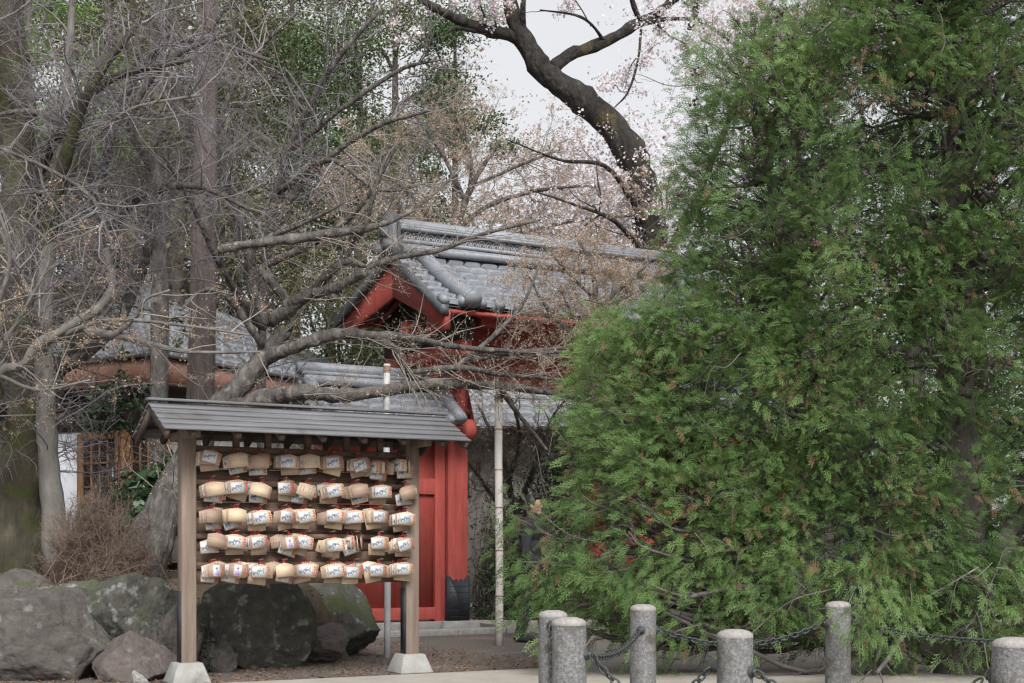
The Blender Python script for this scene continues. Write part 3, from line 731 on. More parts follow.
rk(48, 112, 574, 632, 12.9, 'dark mossy rock behind the top of the big left boulder', 2, M['rock_moss'], .4, sharp=.95)
rk(70, 112, 612, 664, 12.55, 'narrow grey rock wedged between boulder and reddish rock', 12, M['rock'], .3, sharp=.95)
rk(98, 176, 570, 668, 12.75, 'broad dark lichen rock between the bush and the rack post', 4, M['rock_moss'], .4, sharp=.95)
rk(88, 166, 626, 690, 12.1, 'low reddish pointed rock at the foot of the rocks', 5, M['rock_red'], .4, sharp=1.0, planes=((-.62, -.35, .7, .50), (.72, -.35, .6, .50), (.05, -1, .35, .55), (0, .8, .6, .6)))
rk(148, 200, 580, 672, 12.9, 'dark upright rock behind the left rack post', 6, M['rock_moss'], .35, sharp=.95)
rk(192, 294, 578, 672, 13.5, 'big mossy rounded rock under the middle of the rack', 7, M['rock_moss'], .5, sharp=1.0)
rk(280, 372, 572, 656, 14.9, 'tall lichen spotted rock under the right half of the rack', 8, M['rock_moss'], .5, sharp=.95)
rk(288, 338, 620, 664, 14.0, 'small smooth brown rock in front of the lichen rock', 9, M['rock_red'], .28, sharp=1.0)
rk(196, 232, 634, 672, 12.9, 'small grey rock at the foot of the mossy rock', 10, M['rock'], .2, sharp=.6)
rk(160, 205, 602, 676, 12.7, 'dark angular rock filling the gap behind the left footing', 13, M['rock'], .3, sharp=.9)
rk(-10, 60, 566, 610, 13.1, 'flat topped grey rock below the mossy trunk', 14, M['rock'], .4, sharp=.9)
rk(262, 312, 590, 655, 14.3, 'dark wedge of rock between the mossy and lichen rocks', 15, M['rock_moss'], .35, sharp=.95)
rk(131, 146, 671, 682, 11.75, 'fist sized pale stone on the ground near the rack footing', 11, M['concrete'], .06, sharp=.95)

# ------------------------------------------------------------------ bollards and chains
def bollard(px, py, d, r, label):
    c = P(px, py, d); h = c[2]
    t = thing('bollard', label, 'bollard', (c[0], d, 0), RND.uniform(0, 6), 'stone bollards joined by chain')
    mb = MB(); mb.lathe([(r, -.02), (r, h * .5), (r * .985, h - .045), (r * .985, h - .042)], 28); mb.build('shaft', M['granite'], t, smooth=True)
    mb = MB(); mb.lathe([(r * .99, h - .046), (r * 1.0, h - .04), (r * .97, h - .026), (r * .8, h - .012), (r * .45, h - .002), (0, h)], 28); mb.build('domed_top', M['cap'], t, smooth=True)
    return np.array([c[0], d, h]), r
BOL = [(553, 610, 9.6, .098, 'stone bollard half hidden behind another, left end of the chain'), (569, 617, 8.1, .1, 'pale stone bollard in front at the left end of the row'),
       (643, 604, 10.6, .098, 'tallest looking grey bollard between the conifer and the path'), (735, 629, 7.85, .1, 'short looking stone bollard in front of the conifer'),
       (838, 601, 11.0, .098, 'shaded grey bollard partly hidden under the conifer sprays'), (1014, 637, 6.9, .105, 'dark stone bollard at the right edge of the photo')]
bp = [bollard(*b) for b in BOL]
def chain(p0, p1, sag, label, loose=False):
    p0 = np.array(p0); p1 = np.array(p1); n = 200
    t = np.linspace(0, 1, n); pts = p0 + (p1 - p0) * t[:, None]; pts[:, 2] -= sag * 4 * t * (1 - t)
    seg = np.linalg.norm(np.diff(pts, axis=0), axis=1); s = np.concatenate([[0], np.cumsum(seg)])
    pitch = .046; k = int(s[-1] / pitch); mb = MB()
    th = np.linspace(0, 2 * np.pi, 13)
    for i in range(k):
        sc = (i + .5) * pitch; c = np.array([np.interp(sc, s, pts[:, a]) for a in range(3)])
        c2 = np.array([np.interp(sc + .01, s, pts[:, a]) for a in range(3)]); d = unit(c2 - c)
        sd = unit(np.cross(d, (0.01, .02, 1))); up = np.cross(sd, d)
        w = sd * .8 + up * .6 if i % 2 else up * .8 - sd * .6
        loop = c + np.cos(th)[:, None] * d * .031 + np.sin(th)[:, None] * w * .019
        mb.tube(loop, .0065, 6, cap=False)
    return tag(mb.build('chain', M['iron'], smooth=True), label, 'chain', 'iron chains between the bollards')
def eye(i, j, dz):      # a ring bolt on bollard i that faces bollard j
    (c, r) = bp[i]; d = bp[j][0] - c if not isinstance(j, np.ndarray) else j - c; d[2] = 0; d = unit(d)
    p = c + d * r; p[2] -= dz
    root = [o for o in COL.objects if o.get('label') == BOL[i][4]][0]
    R2 = Matrix.Rotation(-root.rotation_euler[2], 3, 'Z')
    def loc(q): return np.array(R2 @ Vector(q - np.array(root.location)))
    mb = MB(); mb.tube([loc(p - d * .03), loc(p + d * .012)], .034, 12); mb.tube([loc(p), loc(p + d * .03)], .018, 10)
    mb.build('ring_bolt', M['iron'], root)
    return p + d * .03
near_r = np.array([3.6, 5.2, .7]); far_r = np.array([6.2, 12.6, .7]); near_l = np.array([-.05, 6.9, 0.2])
chain(eye(1, 2, .19), eye(2, 1, .19), .11, 'iron chain sagging from front left bollard to the tall looking bollard')
chain(eye(1, 3, .21), eye(3, 1, .21), .22, 'iron chain hanging low between the two front bollards')
chain(eye(2, 4, .19), eye(4, 2, .17), .14, 'iron chain running behind the short bollard beneath the conifer')
chain(eye(3, 5, .23), eye(5, 3, .2), .22, 'iron chain drooping towards the bollard at the right edge')
chain(eye(4, far_r, .17), far_r - [0, 0, .15], .2, 'iron chain in shade right of the hidden bollard')
e_ = eye(0, near_l, .10)
chain(e_, e_ + np.array([.004, -.01, -.42]), 0, 'loose iron chain end hanging down the hindmost left bollard')

# ------------------------------------------------------------------ tree machinery
def spline(ctrl, n):
    """ctrl rows (x,y,z,r) -> smooth pts, rad"""
    c = np.array(ctrl, float); k = len(c)
    cc = np.vstack([2 * c[0] - c[1], c, 2 * c[-1] - c[-2]])
    out = []
    for q in np.linspace(0, k - 1 - 1e-6, n):
        i = int(q); t = q - i; p0, p1, p2, p3 = cc[i:i + 4]
        out.append(.5 * ((2 * p1) + (-p0 + p2) * t + (2 * p0 - 5 * p1 + 4 * p2 - p3) * t * t + (-p0 + 3 * p1 - 3 * p2 + p3) * t ** 3))
    out = np.array(out); return out[:, :3], np.maximum(out[:, 3], .002)
def limb(rows, n=28, jit=0.0):
    """rows (px, py, depth, width px)"""
    c = [np.append(P(a, b, d), w / 2 / F * d) for a, b, d, w in rows]
    pts, rad = spline(c, n)
    if jit: 
        pts[1:-1] += R.normal(0, 1, (n - 2, 3)) * rad[1:-1, None] * jit
    return pts, rad
def add_limbs(mb, limbs, n=10, m=0, rough=.12):
    for p, r in limbs:
        r2 = r * (1 + R.normal(0, rough * .6, len(r)))
        mb.tube(p, r2, n, m)
def resample(limbs, N=24):
    P_, R_ = [], []
    for p, r in limbs:
        s = np.concatenate([[0], np.cumsum(np.linalg.norm(np.diff(p, axis=0), axis=1))]); q = np.linspace(0, s[-1], N)
        P_.append(np.stack([np.interp(q, s, p[:, a]) for a in range(3)], -1)); R_.append(np.interp(q, s, r))
    return np.array(P_), np.array(R_)
def spawn(pp, pr, per_m, lo, hi, N, ang=(35, 75), wob=.18, flat=1.0, bias=(0, 0, 0), t0=.15, t1=1.0, rmax=.01, rk=.55, tip=.3, curl=0.0):
    """children along parent polylines; every array vectorised"""
    M_, NN, _ = pp.shape
    ln = np.sum(np.linalg.norm(np.diff(pp, axis=1), axis=2), axis=1)
    cnt = R.poisson(np.maximum(ln * per_m * (t1 - t0), .01)); par = np.repeat(np.arange(M_), cnt); K = len(par)
    t = R.uniform(t0, t1, K) * (NN - 1); i = np.minimum(t.astype(int), NN - 2); fr = (t - i)[:, None]
    base = pp[par, i] * (1 - fr) + pp[par, i + 1] * fr; tan = unit(pp[par, i + 1] - pp[par, i])
    rad = np.minimum(pr[par, i] * rk, rmax)
    perp = R.normal(0, 1, (K, 3)); perp[:, 2] *= flat; perp = unit(perp - tan * np.sum(perp * tan, 1, keepdims=True))
    a = np.radians(R.uniform(ang[0], ang[1], K))[:, None]
    d = unit(tan * np.cos(a) + perp * np.sin(a) + np.array(bias))
    L = R.uniform(lo, hi, K) * (1 - .45 * t / (NN - 1)); st = (L / (N - 1))[:, None]
    pts = np.zeros((K, N, 3)); pts[:, 0] = base
    cv = R.normal(0, curl, (K, 3))
    for k in range(1, N):
        d = unit(d + R.normal(0, wob, (K, 3)) * np.array([1, 1, max(.35, flat)]) + np.array(bias) * .25 + cv)
        pts[:, k] = pts[:, k - 1] + d * st
    r = rad[:, None] * np.linspace(1, tip, N)[None]
    return pts, r
def at_tips(pts, n, spread=.02):
    M_, N, _ = pts.shape; i = R.integers(0, M_, n); t = R.uniform(.2, 1, n) * (N - 1); k = np.minimum(t.astype(int), N - 2); f = (t - k)[:, None]
    return pts[i, k] * (1 - f) + pts[i, k + 1] * f + R.normal(0, spread, (n, 3))
def scatter_leaves(mb, pos, lo, hi, ratio=.5, up=.3, m=0):
    K = len(pos); n = R.normal(0, 1, (K, 3)); n[:, 2] += up * 2; L = R.uniform(lo, hi, K)
    leaf_quads(pos, n, R.normal(0, 1, (K, 3)), L, L * ratio, m, mb)

# ---- background evergreens
def bg_tree(label, px, d, top, z0, rad, leafm, nc, nl, size, seed, barkm='bark_cedar', base=0.0, tr=.2, cone=.4, cr=.9, lean=0.0, name='evergreen_tree', group=None):
    global R
    R = np.random.default_rng(seed)
    x = (px - 512) / F * d
    t = thing(name, label, 'tree', (x, d, base), 0, group)
    tp, rr_ = spline([(x, d, base - .3, tr * 1.25), (x + .1 * lean, d, base + top * .3, tr), (x + .5 * lean, d + .1, base + top * .65, tr * .6), (x + lean, d, base + top * .98, .03)], 20)
    h = R.uniform(0, 1, nc); z = base + z0 + (top - z0) * h
    rr2 = rad * (1 - cone * h) * np.sqrt(R.uniform(.08, 1, nc)); a = R.uniform(0, 2 * np.pi, nc)
    cx = x + lean * (z - base) / top + rr2 * np.cos(a); cy = d + rr2 * np.sin(a)
    C_ = np.stack([cx, cy, z], 1)
    mb = MB(); mb.tube(tp, rr_, 12)
    lm = []
    for k in range(0, nc, 2):
        zz = max(base + z0 * .7, C_[k, 2] - R.uniform(.2, 1.1)); b = np.array([np.interp(zz, tp[:, 2], tp[:, a_]) for a_ in range(3)])
        mid = (b + C_[k]) / 2 + R.normal(0, .12, 3); lm.append(spline([np.append(b, tr * .28), np.append(mid, tr * .16), np.append(C_[k], .012)], 8))
    add_limbs(mb, lm, 5)
    mb.build('trunk', M[barkm], t, smooth=True, world=True)
    lp, lr = resample(lm, 8)
    sp, sr = spawn(lp, lr, 3.5, .3, .9, 4, t0=.4, rmax=.012)
    mb = MB(); mb.tubes(sp, sr, 3); mb.build('twigs', M['twig_dark'], t, world=True)
    nl = int(nl * 4); size *= .72; ci = R.integers(0, nc, nl); sig = cr * R.uniform(.35, .62, nc)
    off = R.normal(0, 1, (nl, 3)) * sig[ci][:, None] * np.array([1, 1, .55]); pos = C_[ci] + off
    mb = MB(); scatter_leaves(mb, pos, size * .6, size * 1.3, .5, .4); mb.build('crown', M[leafm], t, world=True)
    return t
BGG = 'trees in the wood behind the buildings'
bg_tree('dark evergreen tree in the wood, furthest to the left', 20, 30, 15, 3.0, 3.4, 'leaf_dark', 46, 15000, .13, 11, base=.5, group=BGG)
bg_tree('bright green leafy tree showing between bare twigs at upper left', 28, 21.5, 9.0, 5.6, 1.7, 'leaf_bright', 16, 4200, .10, 12, base=.8, tr=.12, cr=.6, group=BGG)
bg_tree('brown leaved tree in the wood between the left trunks', 130, 27, 14, 4.5, 2.3, 'leaf_rust', 26, 7000, .11, 13, base=.8, group=BGG)
bg_tree('dark evergreen right of the tall reddish trunk', 235, 33, 15, 4.0, 2.6, 'leaf_dark', 30, 9500, .13, 14, base=.5, group=BGG)
bg_tree('olive green tree above the office roof', 292, 30, 13.5, 4.5, 2.4, 'leaf_olive', 34, 10000, .12, 15, base=.2, group=BGG)
bg_tree('mid green tree whose crown rises left of the gate ridge', 360, 27, 10.8, 4.5, 1.8, 'leaf_mid', 24, 6500, .11, 16, group=BGG)
bg_tree('olive brown tree behind the gate roof, left of the open sky', 395, 35, 15.5, 5, 2.1, 'leaf_olive', 26, 7200, .13, 17, cone=.5, group=BGG)
bg_tree('slender pine with loose green tufts against the pale sky', 455, 33, 13.6, 6, 1.5, 'leaf_mid', 26, 5200, .12, 18, tr=.14, cone=.25, cr=.62, name='pine_tree', group=BGG)
bg_tree('dark evergreen low in the wood behind the office doors', 95, 33, 10, 2.0, 3.2, 'leaf_dark', 30, 9000, .14, 19, base=.5, group=BGG)
bg_tree('evergreen far behind the wall at the right edge', 980, 27, 9, 1.5, 3.4, 'leaf_dark', 34, 9000, .14, 20, group=BGG)
bg_tree('round evergreen beyond the gate opening', 560, 25.5, 3.2, .5, 1.3, 'leaf_dark', 22, 3000, .08, 24, tr=.08, cr=.6, group=BGG)

bg_tree('grey green tree in the wood, crown behind the slimmer trunk', 175, 25, 11.5, 4.8, 1.9, 'leaf_olive', 30, 6500, .11, 25, base=.8, group=BGG)
bg_tree('small rusty leaved tree between the office roof and the left trunks', 44, 19.3, 4.9, 2.6, 1.0, 'leaf_rust', 16, 2200, .08, 26, base=.8, tr=.08, cr=.6, group=BGG)
bg_tree('dark broad evergreen rising straight behind the office roof ridge', 165, 29, 9.5, 3.0, 3.4, 'leaf_dark', 46, 9000, .12, 27, base=.5, group=BGG)
bg_tree('yellowish green tree low behind the gate gable', 330, 26, 6.5, 1.8, 1.7, 'leaf_olive', 26, 4200, .10, 28, group=BGG)
bg_tree('tall dark evergreen behind the red wall, hidden by the conifer middle', 800, 25.5, 10.5, 1.5, 2.6, 'leaf_mid', 40, 7000, .13, 29, group=BGG)
bg_tree('tall dark evergreen behind the red wall, nearer the right edge', 915, 26.5, 12.5, 1.5, 2.8, 'leaf_dark', 44, 8000, .13, 30, group=BGG)
for q, (px_, d_, w_, h_, lb_) in enumerate(((760, 21.5, 60, 2.6, 'dark evergreen shrub beside the end of the red wall'), (850, 20.5, 70, 3.0, 'dark evergreen shrub behind the person and the conifer'), (950, 20.0, 70, 3.0, 'dark evergreen shrub behind the main conifer trunk'))):
    bg_tree(lb_, px_, d_, h_, .3, 1.0, 'leaf_dark', 26, 3000, .08, 60 + q, tr=.06, cr=.6, name='evergreen_shrub', cone=.1)
# tall cedar trunks
def cedar(rows, label, seed, m='bark_cedar'):
    global R
    R = np.random.default_rng(seed)
    p, r = limb(rows, 40); b = p[0]
    t = thing('cedar_tree', label, 'tree', (b[0], b[1], b[2]), 0, 'tall straight trunks among the bare trees')
    mb = MB(); n = 22; r2 = r[:, None] * np.ones((1, n))
    mb.tube(p, r * (1 + R.normal(0, .02, len(r))), 18)
    top = p[-1]
    lm = []
    for k in range(16):
        i = R.integers(14, 39); a = R.uniform(0, 6.28); L = R.uniform(.5, 1.6)
        e = p[i] + np.array([math.cos(a) * L, math.sin(a) * L, R.uniform(-.3, .5)]); mid = (p[i] + e) / 2 + [0, 0, .15]
        lm.append(spline([np.append(p[i], .03), np.append(mid, .02), np.append(e, .008)], 8))
    add_limbs(mb, lm, 5)
    mb.build('trunk', M[m], t, smooth=True, world=True)
    lp, lr = resample(lm, 8); sp, sr = spawn(lp, lr, 9, .25, .8, 5, rmax=.008)
    mb = MB(); mb.tubes(sp, sr, 3); mb.build('twigs', M['twig_dark'], t, world=True)
    mb = MB(); scatter_leaves(mb, at_tips(sp, 1500, .14), .06, .14, .4); mb.build('crown', M['leaf_olive'], t, world=True)
cedar([(196, 560, 17, 33), (200, 420, 17, 28), (204, 250, 17, 26), (206, 100, 17, 23), (209, -60, 17, 20)], 'tall straight reddish trunk rising behind the rack, full height', 31)
cedar([(160, 540, 18.6, 21), (159, 420, 18.6, 18), (160, 250, 18.6, 18), (158, 100, 18.6, 16), (156, -60, 18.6, 14)], 'slimmer straight trunk in front of the lattice doors', 32, 'bark_grey')

# ---- cherry tree
R = np.random.default_rng(5)
cherry_l = [limb([(672, 640, 24, 44.74), (662, 420, 24, 40.41), (655, 290, 24, 36.08), (650, 225, 24, 33.19), (640, 175, 24, 31.75), (618, 132, 24, 29.59), (580, 98, 24, 27.42), (548, 76, 24, 24.53), (528, 48, 24, 20.2), (512, 10, 24, 14.43), (503, -60, 24, 10.82)], 60, .06),
  limb([(531, 54, 24, 14.43), (512, 36, 24, 12.99), (485, 30, 23.9, 11.55), (455, 18, 23.7, 9.38), (425, 2, 23.5, 7.94), (395, -25, 23.3, 6.49)], 28, .05),
  limb([(500, 36, 24, 5.05), (470, 30, 23.8, 4.33), (455, 28, 23.7, 4.33), (448, 32, 23.6, 2.16), (430, 42, 23.4, 1.87), (400, 60, 23.2, 1.08)], 24),
  limb([(552, 68, 24, 12.99), (572, 54, 24.2, 12.27), (605, 42, 24.4, 11.55), (635, 25, 24.6, 10.82), (662, 10, 24.8, 8.66), (700, -25, 25, 6.49)], 28, .06),
  limb([(640, 24, 24.6, 6.49), (668, 19, 24.7, 4.33), (700, 22, 24.6, 3.61), (735, 45, 24.5, 2.89), (770, 70, 24.4, 1.44)], 24),
  limb([(524, 40, 24, 7.22), (523, 10, 23.8, 5.77), (526, -40, 23.6, 4.33)], 14, .05),
  limb([(640, 22, 24.6, 5.77), (632, 0, 24.4, 5.05), (622, -40, 24.2, 3.61)], 12),
  limb([(606, 44, 24.4, 3.61), (592, 25, 24, 2.89), (575, 15, 23.7, 2.53), (540, 10, 23.4, 1.44)], 16),
  limb([(641, 30, 24.6, 2.89), (638, 60, 24.2, 2.53), (628, 92, 24, 2.16), (614, 108, 24, 1.15)], 16),
  limb([(690, 30, 24.6, 6.49), (698, 0, 24.5, 7.22), (705, -50, 24.4, 5.77)], 12),
  limb([(655, 240, 24, 10.1), (610, 170, 23.2, 5.05), (560, 160, 22.6, 2.89), (508, 140, 22.2, 1.08)], 20, .1),
  limb([(660, 270, 24, 10.1), (700, 190, 24.3, 6.49), (740, 90, 24.6, 5.05), (770, 10, 25, 3.61), (790, -50, 25, 2.89)], 24, .1),
  limb([(660, 280, 24, 8.66), (620, 225, 23.0, 5.05), (575, 205, 22.5, 2.89), (530, 190, 22.2, 1.44)], 20, .1)]
b0 = cherry_l[0][0][0]
cherry = thing('cherry_tree', 'old cherry tree with thick dark curving trunk and pale blossom above the gate', 'tree', (b0[0], b0[1], 0))
mb = MB(); add_limbs(mb, [(cherry_l[0][0], cherry_l[0][1] * (1 + .10 * np.sin(np.arange(60) * 1.1) * np.sin(np.arange(60) * .37 + 1)))], 18, rough=.09); add_limbs(mb, cherry_l[1:], 9, rough=.12)
mb.build('trunk', M['bark_dark'], cherry, smooth=True, world=True)
lp, lr = resample(cherry_l[1:], 24)
s1, r1 = spawn(lp, lr, 1.5, .5, 1.7, 8, rmax=.02, wob=.2, t0=.1); s2, r2 = spawn(s1, r1, 4.0, .2, .8, 6, rmax=.008, wob=.2)
mb = MB(); mb.tubes(s1, r1, 5); mb.tubes(s2, r2, 3); mb.build('twigs', M['twig_dark'], cherry, world=True)
mb = MB()
w = s2[:, -1, :]; pxw = w[:, 0] / w[:, 1] * F + 512; pyw = HOR - (w[:, 2] - CAMZ) / w[:, 1] * F
keep = s2
cl = at_tips(keep[R.permutation(len(keep))[:int(len(keep) * .8)]], 2600, .03)
ci = R.integers(0, len(cl), 8500); scatter_leaves(mb, cl[ci] + R.normal(0, .045, (8500, 3)), .03, .06, .9)
for cxp, cyp, sx, sy, nn in ((625, 215, 34, 30, 4200), (585, 195, 48, 30, 4200), (545, 225, 60, 20, 2600), (640, 175, 20, 30, 1500), (600, 140, 40, 25, 900), (745, 30, 50, 26, 5200), (800, 25, 45, 26, 3200), (540, 165, 35, 28, 700), (672, 190, 18, 50, 900), (770, 60, 40, 30, 1800)):
    k = max(10, nn // 9); cc = np.array([P(cxp + R.normal(0, sx), cyp + R.normal(0, sy), 24.3 + R.normal(0, .5)) for _ in range(k)])
    ci = R.integers(0, k, nn); scatter_leaves(mb, cc[ci] + R.normal(0, .06, (nn, 3)), .03, .065, .9)
mb.build('blossom', M['blossom'], cherry, world=True)

# a second cherry behind, all pale haze of twigs and flowers
def bare_tree(label, limbs, barkm, twigm, levels, name='bare_tree', seed=1, buds=None, group=None, sides=9, rough=.12, crown_name='twigs', extra=None):
    """levels: kwargs lists for spawn; buds (material, count, lo, hi, level)"""
    global R
    R = np.random.default_rng(seed)
    b = limbs[0][0][0]
    t = thing(name, label, 'tree', (b[0], b[1], b[2]), 0, group)
    mb = MB(); add_limbs(mb, limbs, sides, rough=rough); mb.build('trunk', M[barkm], t, smooth=True, world=True)
    pp, pr = resample(limbs, 24); mb = MB(); allp = []
    src = [(pp, pr)]
    for i, kw in enumerate(levels):
        s, r = spawn(pp, pr, **kw); allp.append((s, r)); mb.tubes(s, r, 5 if i == 0 else 3); pp, pr = s, r
    mb.build(crown_name, M[twigm], t, world=True)
    if buds:
        for bm_, cnt, lo, hi, nm in buds:
            mb = MB(); scatter_leaves(mb, at_tips(allp[-1][0], cnt, .012), lo, hi, .6); mb.build(nm, M[bm_], t, world=True)
    return t, allp

# ---- left bare trees (grey twigs)
G_ = 'bare winter trees on the planting bed'
L1 = [limb([(14, 600, 14, 72), (20, 520, 14, 60), (28, 440, 14, 50), (24, 330, 14.1, 44), (20, 200, 14.2, 40), (14, 80, 14.3, 34), (8, -60, 14.4, 26)], 44, .05),
      limb([(24, 330, 14.1, 26), (45, 250, 13.8, 20), (62, 170, 13.5, 14), (90, 90, 13.2, 9), (140, 20, 13, 5)], 26, .08),
      limb([(20, 200, 14.2, 20), (60, 130, 13.8, 12), (110, 80, 13.4, 8), (190, 60, 13, 4)], 24, .1),
      limb([(16, 140, 14.2, 16), (-10, 60, 13.8, 10), (-40, 0, 13.4, 6)], 16, .1),
      limb([(0, 420, 13.6, 16), (-20, 300, 13.2, 12), (-30, 180, 13, 8)], 14, .1)]
bare_tree('massive mossy trunk at the left edge with grey bare twigs', L1, 'bark_moss', 'twig_grey',
  [dict(per_m=9, lo=.5, hi=1.7, N=8, rmax=.0095, wob=.2, bias=(.03, -.02, .02)), dict(per_m=11, lo=.25, hi=.9, N=6, rmax=.0047, wob=.24), dict(per_m=11, lo=.1, hi=.36, N=4, rmax=.0032, wob=.2)], seed=41, group=G_, sides=16)
L2 = [limb([(64, 570, 13.7, 40), (52, 500, 13.7, 24), (46, 420, 13.7, 19), (44, 330, 13.7, 19), (48, 240, 13.8, 17), (62, 150, 13.9, 11), (70, 40, 14, 7), (76, -40, 14, 7)], 40, .04),
      limb([(46, 360, 13.7, 9), (30, 300, 13.2, 6), (5, 240, 12.9, 4), (-20, 200, 12.7, 3)], 16, .1),
      limb([(52, 220, 13.8, 6), (85, 150, 13.5, 4.5), (130, 110, 13.1, 3.5), (200, 95, 12.8, 3)], 22, .1)]
bare_tree('pale smooth grey trunk with dark mossy foot by the white wall', L2, 'bark_pale', 'twig_grey',
  [dict(per_m=9, lo=.5, hi=1.7, N=8, rmax=.0095, wob=.2, bias=(.03, -.02, .02)), dict(per_m=11, lo=.25, hi=.9, N=6, rmax=.0047, wob=.24), dict(per_m=11, lo=.1, hi=.36, N=4, rmax=.0032, wob=.2)], seed=42, group=G_, sides=14)
L3 = [limb([(8, 590, 14.9, 24), (30, 470, 14.9, 19), (52, 385, 14.9, 15), (86, 325, 14.9, 13), (104, 282, 14.8, 13), (98, 205, 14.6, 12), (82, 150, 14.3, 10), (52, 118, 14, 8), (10, 112, 13.7, 5), (-30, 130, 13.5, 3)], 40, .05),
      limb([(103, 250, 14.8, 11), (130, 205, 14.5, 9), (165, 188, 14.1, 8), (205, 188, 13.9, 6), (250, 210, 13.7, 4)], 24, .08),
      limb([(96, 200, 14.6, 9), (120, 110, 14.2, 8), (155, 52, 13.9, 7), (200, 40, 13.6, 5), (270, 60, 13.4, 3)], 24, .08),
      limb([(60, 372, 14.9, 12), (112, 330, 14.7, 12), (138, 280, 14.6, 12), (150, 235, 14.3, 11), (150, 170, 14, 9), (130, 120, 13.8, 7), (170, 60, 13.6, 5), (240, 30, 13.3, 3)], 28, .08),
      limb([(0, 148, 13.2, 4), (50, 170, 13.2, 4.5), (92, 198, 13.2, 4.5), (108, 235, 13.2, 3.5), (116, 262, 13.2, 2)], 24, .03),
      limb([(0, 196, 13.1, 1.6), (60, 190, 13.1, 1.8), (120, 182, 13.1, 1.2)], 14)]
bare_tree('dark crooked bare tree arching left in front of the cedar trunks', L3, 'bark_grey', 'twig_grey',
  [dict(per_m=9, lo=.5, hi=1.7, N=8, rmax=.0095, wob=.2, bias=(.03, -.02, .02)), dict(per_m=11, lo=.25, hi=.9, N=6, rmax=.0047, wob=.24), dict(per_m=11, lo=.1, hi=.36, N=4, rmax=.0032, wob=.2)], seed=43, group=G_)
L4 = [limb([(268, 560, 16.2, 13), (262, 440, 16.2, 11), (262, 330, 16, 9), (270, 230, 15.7, 12), (290, 150, 15.4, 9), (330, 70, 15, 6), (380, 10, 14.7, 4)], 36, .08),
      limb([(263, 300, 16, 10), (235, 210, 15.5, 8), (220, 130, 15.2, 6), (250, 60, 15, 4), (300, 10, 14.8, 3)], 24, .1),
      limb([(268, 240, 15.7, 9), (310, 175, 15.3, 7), (370, 130, 14.9, 5), (430, 110, 14.6, 3)], 24, .1),
      limb([(280, 190, 15.5, 8), (330, 160, 15, 5), (380, 190, 14.7, 4), (440, 180, 14.5, 2.5)], 24, .1),
      limb([(264, 330, 16, 9), (220, 265, 15.4, 6), (190, 200, 15, 5), (160, 150, 14.7, 3)], 22, .1),
      limb([(290, 150, 15.4, 7), (340, 110, 15, 5), (400, 70, 14.8, 4), (440, 60, 14.6, 2)], 22, .1)]
bare_tree('grey bare tree with a purple-grey twig cloud above the twisted limbs', L4, 'bark_grey', 'twig_grey',
  [dict(per_m=9, lo=.5, hi=1.7, N=8, rmax=.0095, wob=.2, bias=(.03, -.02, .02)), dict(per_m=11, lo=.25, hi=.9, N=6, rmax=.0047, wob=.24), dict(per_m=11, lo=.1, hi=.36, N=4, rmax=.0032, wob=.2)], seed=44, group=G_)

